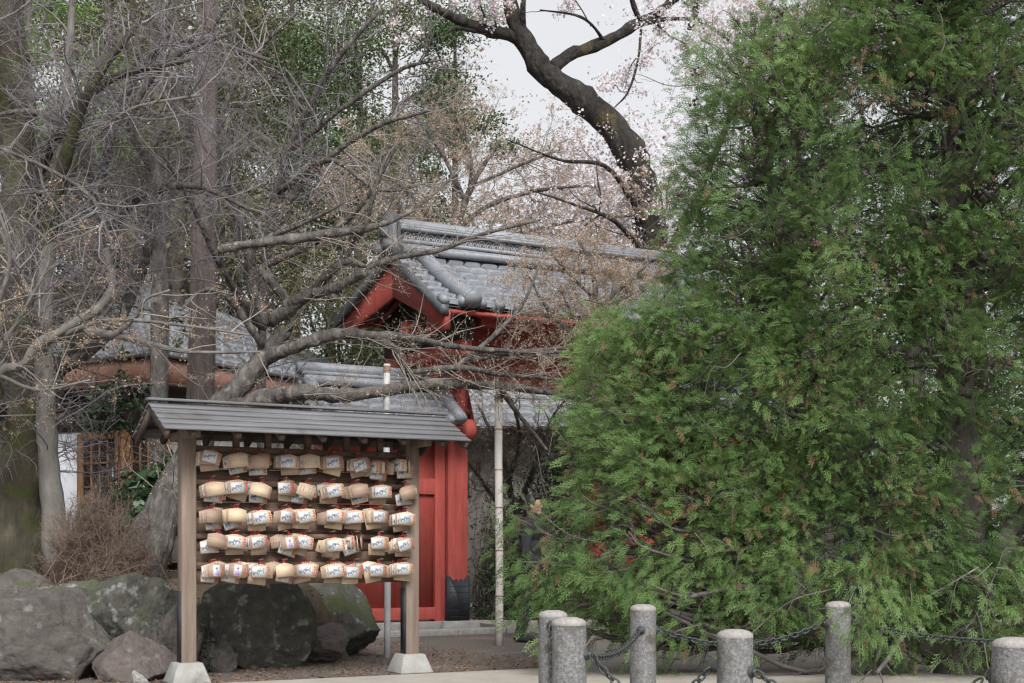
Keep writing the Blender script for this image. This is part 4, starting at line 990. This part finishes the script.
# ---- twisted maple with propped limbs
MP = [limb([(128, 600, 13.7, 62), (150, 540, 13.8, 46), (180, 475, 14, 36), (215, 415, 14.2, 27), (243, 382, 14.3, 23), (268, 352, 14.4, 19), (284, 330, 14.4, 16)], 36, .05),
      limb([(215, 420, 14.2, 22), (258, 402, 14.1, 22), (300, 392, 14.0, 16), (340, 396, 14.2, 13), (387, 390, 14.5, 12), (440, 384, 15.1, 11), (500, 386, 16.2, 9), (545, 392, 16.6, 6), (590, 402, 17, 3)], 44, .06),
      limb([(262, 358, 14.4, 16), (300, 345, 14.2, 13), (335, 334, 14.2, 12), (372, 336, 14.4, 10), (410, 338, 14.8, 8), (450, 346, 15.2, 6), (520, 352, 15.6, 4), (570, 352, 15.8, 3)], 40, .08),
      limb([(268, 325, 14.4, 14), (256, 300, 14.3, 12), (249, 272, 14.2, 11), (254, 250, 14.1, 9), (262, 240, 14, 6), (300, 225, 13.8, 4), (350, 200, 13.6, 2.5)], 32, .08),
      limb([(270, 322, 14.4, 13), (290, 308, 14.3, 12), (316, 288, 14.2, 10), (328, 275, 14.1, 9), (345, 262, 14, 8), (365, 266, 13.9, 4)], 28, .08),
      limb([(286, 306, 14.3, 12), (305, 296, 14.2, 11), (335, 288, 14, 10), (366, 272, 13.8, 9)], 20, .08),
      limb([(292, 306, 14.5, 9), (270, 280, 14.6, 9), (262, 268, 14.6, 8), (300, 250, 14.5, 8), (345, 222, 14.2, 6), (372, 190, 14, 4), (400, 140, 13.8, 2.5)], 32, .08),
      limb([(218, 250, 13.6, 8), (250, 244, 13.6, 9), (300, 238, 13.7, 10), (340, 232, 13.8, 9), (380, 225, 14, 7), (420, 205, 14.3, 4), (460, 170, 14.6, 2.5)], 34, .05),
      limb([(328, 276, 14.1, 8), (350, 250, 14, 7), (366, 220, 13.9, 6), (373, 196, 13.8, 5), (385, 160, 13.7, 3)], 24, .08),
      limb([(330, 300, 14, 8), (360, 272, 14.2, 7), (395, 258, 14.4, 5.5), (440, 250, 14.7, 5), (480, 235, 15, 4), (540, 220, 15.4, 2)], 30, .06),
      limb([(372, 336, 14.4, 8), (395, 350, 14.6, 8), (408, 372, 14.8, 9), (425, 378, 15, 8), (437, 384, 15.1, 6)], 24, .08),
      limb([(436, 384, 15.1, 6), (470, 356, 15.4, 5), (500, 330, 15.7, 4), (525, 300, 16, 3), (540, 262, 16.2, 2)], 26, .08),
      limb([(410, 372, 14.8, 6), (460, 368, 15.2, 6), (500, 374, 15.6, 5), (560, 380, 16, 3)], 24, .08),
      limb([(470, 360, 15.4, 5), (520, 352, 15.7, 4.5), (565, 348, 16, 3)], 20, .08),
      limb([(500, 388, 16.2, 6), (515, 410, 16.3, 5), (535, 435, 16.4, 4), (548, 452, 16.4, 2.5)], 18, .05),
      limb([(262, 345, 14.3, 7), (230, 300, 14, 7), (205, 290, 13.8, 5), (180, 310, 13.6, 3)], 20, .08)]
maple_t, _ = bare_tree('leaning twisted maple with long propped limbs reaching across the gate', MP, 'bark_grey', 'twig_tan',
  [dict(per_m=8, lo=.35, hi=1.2, N=8, rmax=.0065, wob=.2, flat=.45, bias=(.10, 0, .04)), dict(per_m=8, lo=.2, hi=.6, N=6, rmax=.005, wob=.2, flat=.5), dict(per_m=9, lo=.07, hi=.24, N=4, rmax=.003, wob=.2, flat=.6)],
  name='maple_tree', seed=45, buds=[('bud', 12000, .010, .022, 'buds')], sides=11)
# budding maple, a tan cloud in front of the gate roof (its stem stands left of the gate)
TB = [limb([(430, 640, 23.6, 14), (432, 470, 23.6, 12), (440, 330, 23.6, 10), (452, 250, 23.5, 8), (470, 190, 23.5, 6), (500, 140, 23.5, 3)], 36, .08),
      limb([(450, 250, 23.5, 6), (420, 205, 23.2, 5), (380, 170, 23, 4), (345, 150, 22.8, 2)], 24, .1),
      limb([(456, 230, 23.5, 6), (490, 205, 23.4, 5), (540, 190, 23.3, 4), (600, 185, 23.2, 2)], 24, .1),
      limb([(465, 200, 23.5, 5), (440, 150, 23.3, 4), (415, 115, 23.2, 2.5)], 20, .1),
      limb([(452, 245, 23.5, 5), (510, 235, 23.5, 4), (570, 222, 23.5, 3), (640, 215, 23.6, 2)], 24, .1),
      limb([(455, 235, 23.5, 5), (425, 225, 23.2, 4), (385, 215, 23, 3), (350, 200, 22.8, 2)], 20, .1),
      limb([(475, 185, 23.5, 4), (520, 165, 23.5, 3), (560, 150, 23.6, 2)], 20, .1),
      limb([(470, 190, 23.5, 4), (470, 150, 23.2, 3), (450, 105, 23.2, 2)], 20, .1)]
bare_tree('budding maple spreading a tan haze of fine twigs above the gate ridge', TB, 'bark_grey', 'twig_tan',
  [dict(per_m=13, lo=.5, hi=1.7, N=8, rmax=.009, wob=.2, flat=.8), dict(per_m=13, lo=.2, hi=.65, N=6, rmax=.0045, wob=.2, flat=.7), dict(per_m=9, lo=.08, hi=.28, N=4, rmax=.003, wob=.2, flat=.8)],
  name='maple_tree', seed=46, buds=[('bud', 90000, .014, .030, 'buds')], sides=8)
TF = [limb([(618, 640, 17.0, 16), (612, 520, 17.0, 13), (604, 420, 17.0, 10), (598, 350, 17.0, 8), (596, 300, 17, 6), (590, 262, 17, 4), (575, 235, 17, 2.5)], 32, .08),
      limb([(600, 370, 17, 6), (570, 335, 16.8, 5), (545, 305, 16.7, 3.5), (528, 275, 16.7, 2)], 20, .1),
      limb([(597, 330, 17, 5), (620, 300, 17.2, 4), (640, 270, 17.3, 3)], 18, .1), limb([(596, 300, 17, 4), (570, 275, 16.8, 3), (552, 255, 16.8, 2)], 18, .1),
      limb([(598, 345, 17, 4), (575, 318, 16.8, 3), (560, 290, 16.8, 2)], 18, .1), limb([(596, 310, 17, 4), (625, 285, 17, 3), (650, 262, 17, 2)], 16, .1)]
bare_tree('tan budding tree rising between the conifer and the right end of the gate roof', TF, 'bark_grey', 'twig_tan',
  [dict(per_m=20, lo=.3, hi=1.0, N=7, rmax=.005, wob=.2, flat=.9, bias=(-.05, 0, .03)), dict(per_m=18, lo=.14, hi=.5, N=6, rmax=.0042, wob=.2, flat=.8), dict(per_m=13, lo=.06, hi=.22, N=4, rmax=.003, wob=.2)],
  name='maple_tree', seed=48, buds=[('bud', 60000, .012, .025, 'buds')], sides=8)
TG = [limb([(520, 612, 24, 9), (516, 540, 24, 8), (508, 480, 24, 6), (495, 440, 24, 4), (478, 405, 24, 2)], 26, .1), limb([(514, 520, 24, 6), (535, 465, 24, 5), (548, 425, 24, 3), (565, 400, 24, 2)], 22, .1),
      limb([(508, 480, 24, 5), (520, 440, 23.8, 4), (512, 400, 23.6, 2.5)], 18, .1), limb([(515, 530, 24, 5), (488, 490, 23.8, 4), (468, 462, 23.7, 2.5)], 18, .1)]
bare_tree('slight tan bare tree framed by the gate opening behind the bamboo prop', TG, 'bark_grey', 'twig_tan',
  [dict(per_m=12, lo=.4, hi=1.1, N=7, rmax=.012, wob=.25), dict(per_m=13, lo=.2, hi=.6, N=6, rmax=.007, wob=.25), dict(per_m=12, lo=.08, hi=.3, N=4, rmax=.005, wob=.2)],
  name='bare_tree', seed=49, buds=[('bud', 5000, .015, .032, 'buds')], sides=8)
# small maple on the left with a pale limb and layered tan twigs
ML = [limb([(-46, 610, 12.9, 26), (-40, 480, 12.9, 20), (-30, 410, 12.9, 14), (0, 372, 12.9, 9), (22, 366, 12.9, 9), (38, 345, 12.9, 10), (58, 336, 13, 12), (90, 334, 13, 11), (120, 336, 13, 8), (150, 344, 13, 6), (190, 352, 13.1, 4), (260, 352, 13.2, 2.5)], 48, .06),
      limb([(45, 342, 12.9, 8), (75, 322, 13, 9), (95, 310, 13.2, 10), (112, 288, 13.4, 9), (106, 250, 13.6, 7)], 24, .08),
      limb([(110, 338, 13, 7), (135, 318, 12.9, 4), (145, 300, 12.8, 3), (170, 290, 12.7, 2)], 18, .06),
      limb([(0, 376, 12.9, 5), (40, 390, 12.7, 3), (90, 380, 12.6, 2)], 14, .06),
      limb([(-35, 440, 12.9, 9), (-10, 330, 12.5, 6), (10, 260, 12.2, 4), (-5, 200, 12, 3)], 18, .06),
      limb([(-20, 380, 12.6, 6), (30, 300, 12.3, 3.5), (50, 250, 12.2, 2.5), (20, 215, 12, 2)], 18, .06),
      limb([(60, 336, 13, 6), (110, 320, 12.8, 4), (180, 325, 12.7, 3), (250, 335, 12.6, 2)], 22, .06)]
bare_tree('small maple at the left with a pale low limb and layered tan twigs', ML, 'bark_pale', 'twig_tan',
  [dict(per_m=6.5, lo=.3, hi=1.1, N=8, rmax=.009, wob=.18, flat=.4, bias=(.12, 0, .0)), dict(per_m=8, lo=.2, hi=.6, N=6, rmax=.0045, wob=.2, flat=.4), dict(per_m=8, lo=.07, hi=.25, N=4, rmax=.003, wob=.2, flat=.5)],
  name='maple_tree', seed=47, buds=[('bud', 6000, .010, .022, 'buds'), ('dry_leaf', 700, .015, .035, 'dry_leaves')], sides=10)

# twiggy shrubs seen through the gate and the round bush on the bank
R = np.random.default_rng(50)
def twig_bush(label, px0, px1, py0, py1, d, n, twigm, seed, leafm=None, nl=0, ls=(.03, .06), name='bare_shrub', base=None, depth=.4, leaf_min=-9, fine=1.0):
    global R
    R = np.random.default_rng(seed)
    a_ = P(px0, py1, d); b_ = P(px1, py0, d); c = np.array([(a_[0] + b_[0]) / 2, d, a_[2]]); w = (b_[0] - a_[0]) / 2; h = b_[2] - a_[2]
    t = thing(name, label, 'shrub', c)
    ph = R.uniform(0, 2 * np.pi, n); th = np.arccos(R.uniform(-.05, 1, n)); k = R.uniform(.5, 1, n) ** .4
    end = c + np.stack([np.sin(th) * np.cos(ph) * w, np.sin(th) * np.sin(ph) * depth, np.cos(th) * h], 1) * k[:, None]
    st = c + np.stack([R.normal(0, .38, n) * w, R.normal(0, .35, n) * depth, np.zeros(n)], 1)
    end += R.normal(0, .06, (n, 3))
    N = 7; tt = np.linspace(0, 1, N)
    pts = st[:, None] * (1 - tt)[None, :, None] + end[:, None] * tt[None, :, None] + R.normal(0, .035, (n, N, 3)) * np.sin(tt * np.pi)[None, :, None]
    rad = np.linspace(.009, .003, N)[None] * np.ones((n, 1))
    mb = MB(); mb.tubes(pts, rad * fine, 4); s1, r1 = spawn(pts, rad, 14 / fine, .10, .30, 5, rmax=.004 * fine, wob=.3, t0=.3)
    mb.tubes(s1, r1, 3); s2, r2 = spawn(s1, r1, 10 / fine, .04, .13, 4, rmax=.0028 * fine, wob=.3, ang=(35, 90)); mb.tubes(s2, r2, 3)
    mb.build('stems', M[twigm], t, world=True)
    if leafm:
        mb = MB(); lpz = at_tips(s1, nl * (3 if leaf_min > 0 else 1), .02); lpz = lpz[lpz[:, 2] > leaf_min]; scatter_leaves(mb, lpz, ls[0], ls[1], .55); mb.build('leaves', M[leafm], t, world=True)
    return t
M['twig_brown'] = mat('twig_brown', [(.11, .078, .062), (.17, .125, .10), (.24, .185, .15)], 2, .85, island=.3)
twig_bush('round dense leafless brown bush on the bank above the rocks', 36, 158, 480, 592, 13.25, 420, 'twig_brown', 51, 'dry_leaf', 1500, (.012, .022), depth=.42, fine=.6)
twig_bush('broad leaved glossy green shrub by the lattice doors', 120, 192, 458, 525, 15.2, 60, 'twig_dark', 52, 'leaf_gloss', 1500, (.08, .16), name='evergreen_shrub', depth=.45)
twig_bush('ivy green leafy shrub growing up before the brown eave', 62, 185, 345, 560, 17.4, 80, 'twig_dark', 53, 'leaf_dark', 4200, (.05, .10), name='evergreen_shrub', depth=.5, leaf_min=2.55)
twig_bush('low leafy weed beneath the mossy rock', 195, 225, 600, 668, 12.75, 16, 'twig_dark', 54, 'leaf_mid', 130, (.02, .05), name='green_weed', depth=.1)
twig_bush('tan leafless shrub behind the bamboo prop, beyond the gate', 462, 540, 470, 612, 23.4, 60, 'twig_tan', 55, 'bud', 900, (.02, .04), depth=.4)
twig_bush('clipped dark hedge shrub at the foot of the gate opening', 462, 566, 512, 622, 22.5, 160, 'twig_dark', 56, 'leaf_dark', 6500, (.03, .06), name='evergreen_shrub', depth=.5)

# ------------------------------------------------------------------ prop poles
def pole(px, top, d, r, m, label, segs=None):
    a_ = P(px, top, d); t = thing('prop_pole', label, 'pole', (a_[0], d, 0), 0, 'poles propping the long limbs')
    h = a_[2]; mb = MB()
    n = 9; z = np.linspace(-.05, h, n); pts = np.stack([.006 * np.sin(z * 2.1), .004 * np.cos(z * 3), z], 1)
    mb.tube(pts, r, 14); sh = mb.build('shaft', m, t, smooth=False)
    if segs:
        mb = MB()
        for q in segs: mb.tube([(.006 * math.sin(q * h * 2.1), .004 * math.cos(q * h * 3), q * h - .008), (.006 * math.sin(q * h * 2.1), .004 * math.cos(q * h * 3), q * h + .008)], r * 1.1, 14)
        mb.build('joint', M['rust'], t)
    mb = MB()
    for q in range(5): mb.tube([(.006 * math.sin(h * 2.1), .004 * math.cos(h * 3), h - .03 - q * .014), (.006 * math.sin(h * 2.1), .004 * math.cos(h * 3), h - .019 - q * .014)], r * 1.12, 14)
    mb.build('rope_binding', M['rust'], t)
    return t
pole(387, 364, 14.5, .034, M['steel'], 'grey metal prop pole behind the right side of the rack', (.28, .9))
pole(499, 394, 16.3, .046, M['pole'], 'pale bamboo prop pole standing in front of the gate opening', (.2, .38, .55, .7, .86))

# ------------------------------------------------------------------ people
def ell(bm_list, c, s, n=14):
    th = np.linspace(0, np.pi, n); prof = np.stack([np.sin(th), -np.cos(th)], 1); mb = MB(); mb.lathe(np.maximum(prof, [[1e-4, -9]]), 18)
    vv = np.concatenate(mb.v) * np.array(s) + np.array(c); bm_list.append((vv, mb.f[0]))
def body_mesh(parts, name, m, parent, voxel, smooth_it=6):
    mb = MB()
    for v, f in parts: mb.add(v, f)
    o = mb.build(name, m, parent)
    r = o.modifiers.new('remesh', 'REMESH'); r.mode = 'VOXEL'; r.voxel_size = voxel; r.use_smooth_shade = True
    s = o.modifiers.new('smooth', 'SMOOTH'); s.factor = .5; s.iterations = smooth_it
    return o
def tub(parts, pts, rad, n=12):
    mb = MB(); p, r = spline([np.append(a, b) for a, b in zip(np.array(pts, float), rad)], 14); mb.tube(p, r, n)
    base = np.concatenate(mb.v); 
    for f in mb.f: parts.append((base, f))
    ell(parts, p[0], [r[0] * .98] * 3, 8); ell(parts, p[-1], [r[-1] * .98] * 3, 8)
def person(label, loc, yaw, top_m, leg_m, bag=False, stride=.12):
    t = thing('person', label, 'person', loc, yaw)      # faces local -y
    H = 1.66; sk = []
    ell(sk, (0, -.005, 1.545), (.074, .095, .115), 18); tub(sk, [(0, .01, 1.36), (0, 0, 1.48)], [.056, .052])   # head, neck
    ell(sk, (0, -.098, 1.535), (.014, .02, .024)); ell(sk, (0, -.088, 1.49), (.024, .016, .009)); ell(sk, (0, -.072, 1.45), (.03, .03, .025))
    for s in (-1, 1):
        ell(sk, (s * .076, .005, 1.535), (.012, .022, .032)); ell(sk, (s * .03, -.084, 1.555), (.015, .012, .009))
        sh = (s * .185, .01, 1.33); el = (s * .235, .03, 1.05); wr = (s * .225, -.05, .82)
        tub(sk, [sh, el, wr], [.052, .042, .028]); hand = np.array(wr)
        ell(sk, hand + [0, -.01, -.055], (.022, .042, .055))
        for k in range(4):
            a_ = hand + [s * -.004, -.042 + k * .022, -.095]; L = (.05, .062, .066, .052)[k]
            tub(sk, [a_, a_ + [s * -.008, -.004, -L * .55], a_ + [s * -.022, -.004, -L]], [.0095, .009, .0075], 8)
        a_ = hand + [0, -.05, -.035]; tub(sk, [a_, a_ + [s * -.014, -.022, -.026], a_ + [s * -.024, -.024, -.055]], [.011, .010, .008], 8)
        hip = (s * .09, 0, .86); kn = (s * .095, -.02 - s * stride * .5, .46); an = (s * .095, .01 - s * stride, .08)
        tub(sk, [hip, kn, an], [.085, .056, .04])
    tub(sk, [(0, 0, .86), (0, .01, 1.08), (0, .01, 1.3)], [.14, .125, .14])
    body_mesh(sk, 'body', M['skin'], t, .008)
    tp = []
    for q, r in (((0, 0, .86), .17), ((0, .01, 1.05), .155), ((0, .01, 1.25), .165)): ell(tp, q, (r * 1.18, r * 1.02, .17))
    ell(tp, (0, .01, 1.33), (.20, .15, .09)); tub(tp, [(0, .012, 1.36), (0, .006, 1.425)], [.09, .072])
    for s in (-1, 1): tub(tp, [(s * .18, .01, 1.33), (s * .238, .03, 1.05), (s * .228, -.045, .84)], [.072, .06, .046])
    body_mesh(tp, 'jacket', top_m, t, .012)
    lg = []; ell(lg, (0, 0, .86), (.19, .165, .15))
    for s in (-1, 1): tub(lg, [(s * .09, 0, .84), (s * .095, -.02 - s * stride * .5, .46), (s * .095, .01 - s * stride, .10)], [.105, .075, .062])
    body_mesh(lg, 'trousers', leg_m, t, .012)
    for s in (-1, 1):
        so = []; ell(so, (s * .095, -.04 - s * stride, .045), (.048, .135, .045)); body_mesh(so, 'shoe', M['cloth_dark'], t, .012, 2)
    hr = []; ell(hr, (0, .022, 1.565), (.088, .098, .108), 16); ell(hr, (0, .06, 1.49), (.08, .06, .09)); ell(hr, (0, -.04, 1.632), (.07, .06, .035))
    body_mesh(hr, 'hair', M['hair'], t, .01, 4)
    return t
pA = P(533, 550, 17.0)
pe = person('dark haired person in dark jacket seen in profile through the gate gap', (pA[0], 17.0, 0), math.radians(78), M['cloth_dark'], M['cloth_dark']); pe.scale = (1.06, 1.06, 1.06)
pB = P(862, 550, 16.2)
person('person in blue trousers and navy jacket half hidden behind the conifer', (pB[0], 16.2, 0), math.radians(-60), M['cloth_navy'], M['cloth_blue'])
# the white bag by that person's hand
mb = MB(); bx = P(882, 575, 15.9); mb.box((0, 0, .15), (.28, .12, .30), taper=(.9, .8)); t = thing('carrier_bag', 'white carrier bag held by the person behind the conifer', 'bag', (bx[0] - .02, 15.95, .44), .3)
bevel(mb.build('bag_body', M['cloth_white'], t), .02)
mb = MB(); th = np.linspace(0, np.pi, 9); mb.tube(np.stack([.07 * np.cos(th), np.zeros(9), .29 + .1 * np.sin(th)], 1), .008, 6); mb.build('handle', M['cloth_white'], t)

# ------------------------------------------------------------------ the big conifer
R = np.random.default_rng(77)
TX, TY = P(961, 550, 12.7)[0], 12.7
con = thing('conifer_tree', 'huge bright green conifer with feathery sprays filling the right half', 'tree', (TX, TY, 0))
YS = np.array([-80, 0, 50, 100, 200, 290, 318, 345, 400, 470, 515, 600, 650, 690])
XL = np.array([845, 785, 712, 682, 674, 674, 628, 580, 568, 566, 540, 528, 540, 560])
def crown_left(z):    # left limit (metres) of the crown at height z
    py = HOR - (z - CAMZ) / 12.5 * F
    return (np.interp(py, YS, XL) - 512) / F * 12.5
def sprays_template():
    q = []
    # one flat frond: axis, alternate branchlets with forked tips
    def blade(a, b, w): 
        a = np.array(a, float); b = np.array(b, float); d = b - a; sd = np.array([-d[1], d[0], 0]); sd = sd / (np.linalg.norm(sd) + 1e-9) * w * .8
        m_ = a + d * .55; q.append([a, m_ + sd, b, m_ - sd])
    blade((0, 0, 0), (1, 0, .0), .028)
    for i in range(8):
        t = .10 + i * .108; s = 1 if i % 2 else -1; L = .42 * (1 - .62 * t) + .06; an = math.radians(40 - 12 * t)
        e = np.array([t + L * math.cos(an), s * L * math.sin(an), -.10 * L - .05 * t])
        b0_ = np.array([t, 0, 0]); blade(b0_, e, .030)
        for f, sg, l2 in ((.4, 1, .44), (.65, -1, .36)):
            c = b0_ + (e - b0_) * f; a2 = an * s + sg * math.radians(38)
            blade(c, c + np.array([math.cos(a2), math.sin(a2), -.1]) * L * l2, .026)
    return np.array(q)
TMP = sprays_template(); TQ = len(TMP); TMPv = TMP.reshape(-1, 3)
def place_sprays(mb, pos, d, nrm, size, m=0):
    d = unit(d); nrm = unit(nrm - d * np.sum(nrm * d, 1, keepdims=True)); sd = np.cross(nrm, d)
    bend = TMPv[:, 0] ** 2 * -.22
    v = pos[:, None] + size[:, None, None] * (TMPv[None, :, 0:1] * d[:, None] + TMPv[None, :, 1:2] * sd[:, None] + TMPv[None, :, 2:3] * nrm[:, None])
    v[:, :, 2] += bend[None] * size[:, None]
    K = len(pos); mb.add(v.reshape(-1, 3), np.arange(K * TQ * 4).reshape(-1, 4), m)
# clump centres through the crown, denser towards its skin
CL = []
XR = P(1190, 0, 12.7)[0]
while len(CL) < 2300:
    z = R.uniform(.12, 6.9); xl = crown_left(z); x = R.uniform(xl + .08, XR)
    e_ = (x - xl); b = 1.35 * math.sqrt(min(1, e_ / 1.3)) * (1.0 - .25 * max(0, z - 4) / 3)
    lobe = math.sin(x * 3.1 + 1.3 * math.sin(z * 2.3)) * math.sin(z * 3.4 + .9 * math.sin(x * 2.2) + .6)
    b *= .80 + .24 * lobe
    if x > 1.2: b *= np.interp(z, [0, 1.8, 3.6, 6], [.50, .55, 1.15, 1.25])
    if z < .9: b *= .55 + .5 * z
    y = TY + b * R.choice([-1, 1], p=[.66, .34]) * R.uniform(.25, 1) ** .5
    if z < .55 and .6 < x < 2.5 and R.uniform() < .75: continue
    px = x / y * F + 512; py = HOR - (z - CAMZ) / y * F
    hole = False
    for hx, hy, hw, hh, pr in ((668, 372, 24, 22, .5), (735, 150, 34, 40, .4), (905, 125, 60, 40, .65), (880, 500, 120, 110, .0), (640, 540, 24, 30, .6), (960, 330, 60, 60, .2), (800, 655, 130, 30, .5), (690, 330, 20, 14, .4)):
        if ((px - hx) / hw) ** 2 + ((py - hy) / hh) ** 2 < 1 and R.uniform() < pr: hole = True
    if hole: continue
    CL.append((x, y, z))
for q in range(7): CL.append(tuple(P(R.uniform(850, 890), R.uniform(575, 650), R.uniform(10.7, 11.2))))
for q in range(45): CL.append(tuple(P(R.uniform(840, 1080), 560 + 110 * R.uniform(0, 1) ** 1.6, R.uniform(11.8, 12.8))))
for q in range(90): CL.append(tuple(P(R.uniform(560, 840), 570 + 66 * R.uniform(0, 1) ** 1.4, R.uniform(11.9, 13.2))))
for q in range(100): CL.append(tuple(P(R.uniform(585, 720), R.uniform(320, 480), R.uniform(12.0, 13.4))))
for q in range(150): CL.append(tuple(P(R.uniform(700, 1010), R.uniform(400, 580), R.uniform(12.0, 13.8))))
for q in range(45): CL.append(tuple(P(R.uniform(705, 780), R.uniform(320, 385), R.uniform(12.3, 13.3))))
for q in range(330): CL.append(tuple(P(R.uniform(690, 1040), R.uniform(0, 340), R.uniform(12.5, 13.9))))
for q in range(9): CL.append(tuple(P(R.uniform(505, 545), R.uniform(505, 630), R.uniform(12.2, 12.8))))
CL = np.array(CL)
SKEL = []
tp, tr_ = spline([(TX, TY, -.2, .24), (TX + .02, TY, 1.2, .19), (TX - .05, TY + .05, 3.2, .15), (TX, TY, 5.2, .10), (TX + .05, TY, 7.4, .03)], 30)
st2 = [spline([(TX - .1, TY, .3, .13), (TX - .9, TY + .1, 1.6, .1), (TX - 1.5, TY + .1, 3.4, .07), (TX - 1.8, TY, 5.2, .02)], 22),
       spline([(TX - .05, TY, .15, .12), (TX - 1.3, TY + .1, .7, .09), (TX - 2.3, TY + .1, 1.7, .06), (TX - 2.9, TY, 3.0, .02)], 22),
       spline([(TX + .1, TY, .4, .12), (TX + .7, TY - .1, 2.2, .09), (TX + 1.0, TY, 4.4, .05), (TX + 1.2, TY, 6.2, .02)], 22)]
stems = [(tp, tr_)] + st2
sp_all = np.concatenate([p for p, r in stems]); sr_all = np.concatenate([r for p, r in stems])
lm = []
for ic, c in enumerate(CL):
    if ic % 2: continue
    d2 = np.linalg.norm((sp_all - c) * np.array([1, 1, 1.25]), axis=1) + np.where(sp_all[:, 2] > c[2] - .05, .8, 0)
    k = int(np.argmin(d2)); b = sp_all[k]; L = np.linalg.norm(c - b)
    mid = b + (c - b) * .5 + np.array([0, 0, -.10 * L]) + R.normal(0, .06 * L, 3); m2 = b + (c - b) * .8 + np.array([0, 0, -.05 * L]) + R.normal(0, .05 * L, 3)
    r0 = min(sr_all[k] * .5, .012 + .012 * L)
    lm.append(spline([np.append(b, r0), np.append(mid, r0 * .7), np.append(m2, r0 * .5), np.append(c, .005)], 12))
mb = MB(); add_limbs(mb, stems, 14, rough=.08); add_limbs(mb, lm, 5, rough=.1); mb.build('trunk', M['thuja_bark'], con, smooth=True, world=True)
lp, lr = resample(lm, 12)
s1, r1 = spawn(lp, lr, 4.2, .25, .75, 7, rmax=.007, wob=.28, t0=.3, ang=(25, 70)); s2, r2 = spawn(s1, r1, 5, .1, .35, 5, rmax=.0042, wob=.28)
mb = MB(); mb.tubes(s1, r1, 4); mb.tubes(s2, r2, 3)
bt = []
for q in range(420):
    c = CL[R.integers(0, len(CL))]
    if c[1] > TY - .2 or c[2] < .8 or (c[0] < 1.6 and R.uniform() < .6): continue
    a_ = c + np.array([R.normal(0, .2), R.uniform(-.05, .25), R.normal(0, .2)]); dr_ = unit(np.array([R.normal(-.35, .6), R.uniform(-.35, .05), R.normal(.0, .45)])); L = R.uniform(.3, .7)
    bt.append(spline([np.append(a_, .006), np.append(a_ + dr_ * L * .4 + [0, -.03, -.05], .0045), np.append(a_ + dr_ * L * .8 + [0, -.04, .02], .0033), np.append(a_ + dr_ * L + [0, -.03, R.normal(0, .12)], .002)], 12))
bp_, br_ = resample(bt, 12); mb.tubes(bp_, br_, 5); s3, r3 = spawn(bp_, br_, 7, .1, .35, 6, rmax=.004, wob=.3); mb.tubes(s3, r3, 3)
hang = []
for q in range(46):      # low sweeping branches under the crown
    a_ = P(R.uniform(690, 1010), R.uniform(560, 610), R.uniform(12.0, 12.9)); e_ = a_ + np.array([R.normal(-.35, .45), R.uniform(-.6, .2), -R.uniform(.25, .62)]); e_[2] = max(e_[2], .05)
    m_ = (a_ + e_) / 2 + [0, 0, R.uniform(-.12, .12)]; w_ = R.uniform(.004, .011); hang.append(spline([np.append(a_, w_), np.append(m_, w_ * .75), np.append(e_, .004)], 12))
hp_, hr_ = resample(hang, 12); mb.tubes(hp_, hr_, 6); s4, r4 = spawn(hp_, hr_, 10, .12, .5, 6, rmax=.005, wob=.3); mb.tubes(s4, r4, 3); s5, r5 = spawn(s4, r4, 8, .08, .25, 5, rmax=.003, wob=.3); mb.tubes(s5, r5, 3)
mb.build('twigs', M['twig_cone'], con, world=True)
per = R.integers(20, 38, len(CL)); ci = np.repeat(np.arange(len(CL)), per); K = len(ci)
sig = R.uniform(.065, .135, len(CL)); off = R.normal(0, 1, (K, 3)) * sig[ci][:, None] * np.array([1, .9, .85]); pos = CL[ci] + off
outw = CL[ci] - np.stack([np.full(K, TX - .6), np.full(K, TY + .25), CL[ci][:, 2]], 1); outw = unit(outw)
cd = unit(outw * .8 + np.array([0, -.15, .45]) + R.normal(0, .45, (len(CL), 3))[ci])
d = cd * .95 + unit(off) * .35 + R.normal(0, .24, (K, 3))
low = pos[:, 2] < 1.2; d[low, 2] -= .55
nrm = R.normal(0, .8, (K, 3)) + np.array([0, -.7, .6])
dead = (R.uniform(0, 1, K) < .03) | ((R.uniform(0, 1, len(CL)) < .03)[ci] & (R.uniform(0, 1, K) < .5))
mb = MB(); place_sprays(mb, pos[~dead], d[~dead], nrm[~dead], R.uniform(.06, .16, int((~dead).sum()))); mb.build('crown', M['thuja'], con, world=True)
dd = d[dead].copy(); dd[:, 2] -= .8
mb = MB(); place_sprays(mb, pos[dead], dd, nrm[dead], R.uniform(.06, .14, int(dead.sum()))); mb.build('dead_sprays', M['thuja_dead'], con, world=True)
# little clusters of dark cones near the skin of the upper crown
mb = MB(); ss = np.array([q for q in CL if q[1] < TY - .15 and q[2] > 2.0 + R.uniform(0, 1)])
for c in ss[R.permutation(len(ss))[:240]]:
    c0 = c + np.array([R.normal(0, .16), -.22 + R.normal(0, .06), R.normal(0, .16)])
    for k in range(R.integers(4, 10)):
        q = c0 + R.normal(0, .028, 3); s = R.uniform(.009, .016); mb.lathe([(0.001, -s), (s * .8, -s * .5), (s, 0), (s * .75, s * .7), (.001, s)], 6, c=q)
tag(mb.build('cones', M['cone'], con, world=True), kind='stuff')
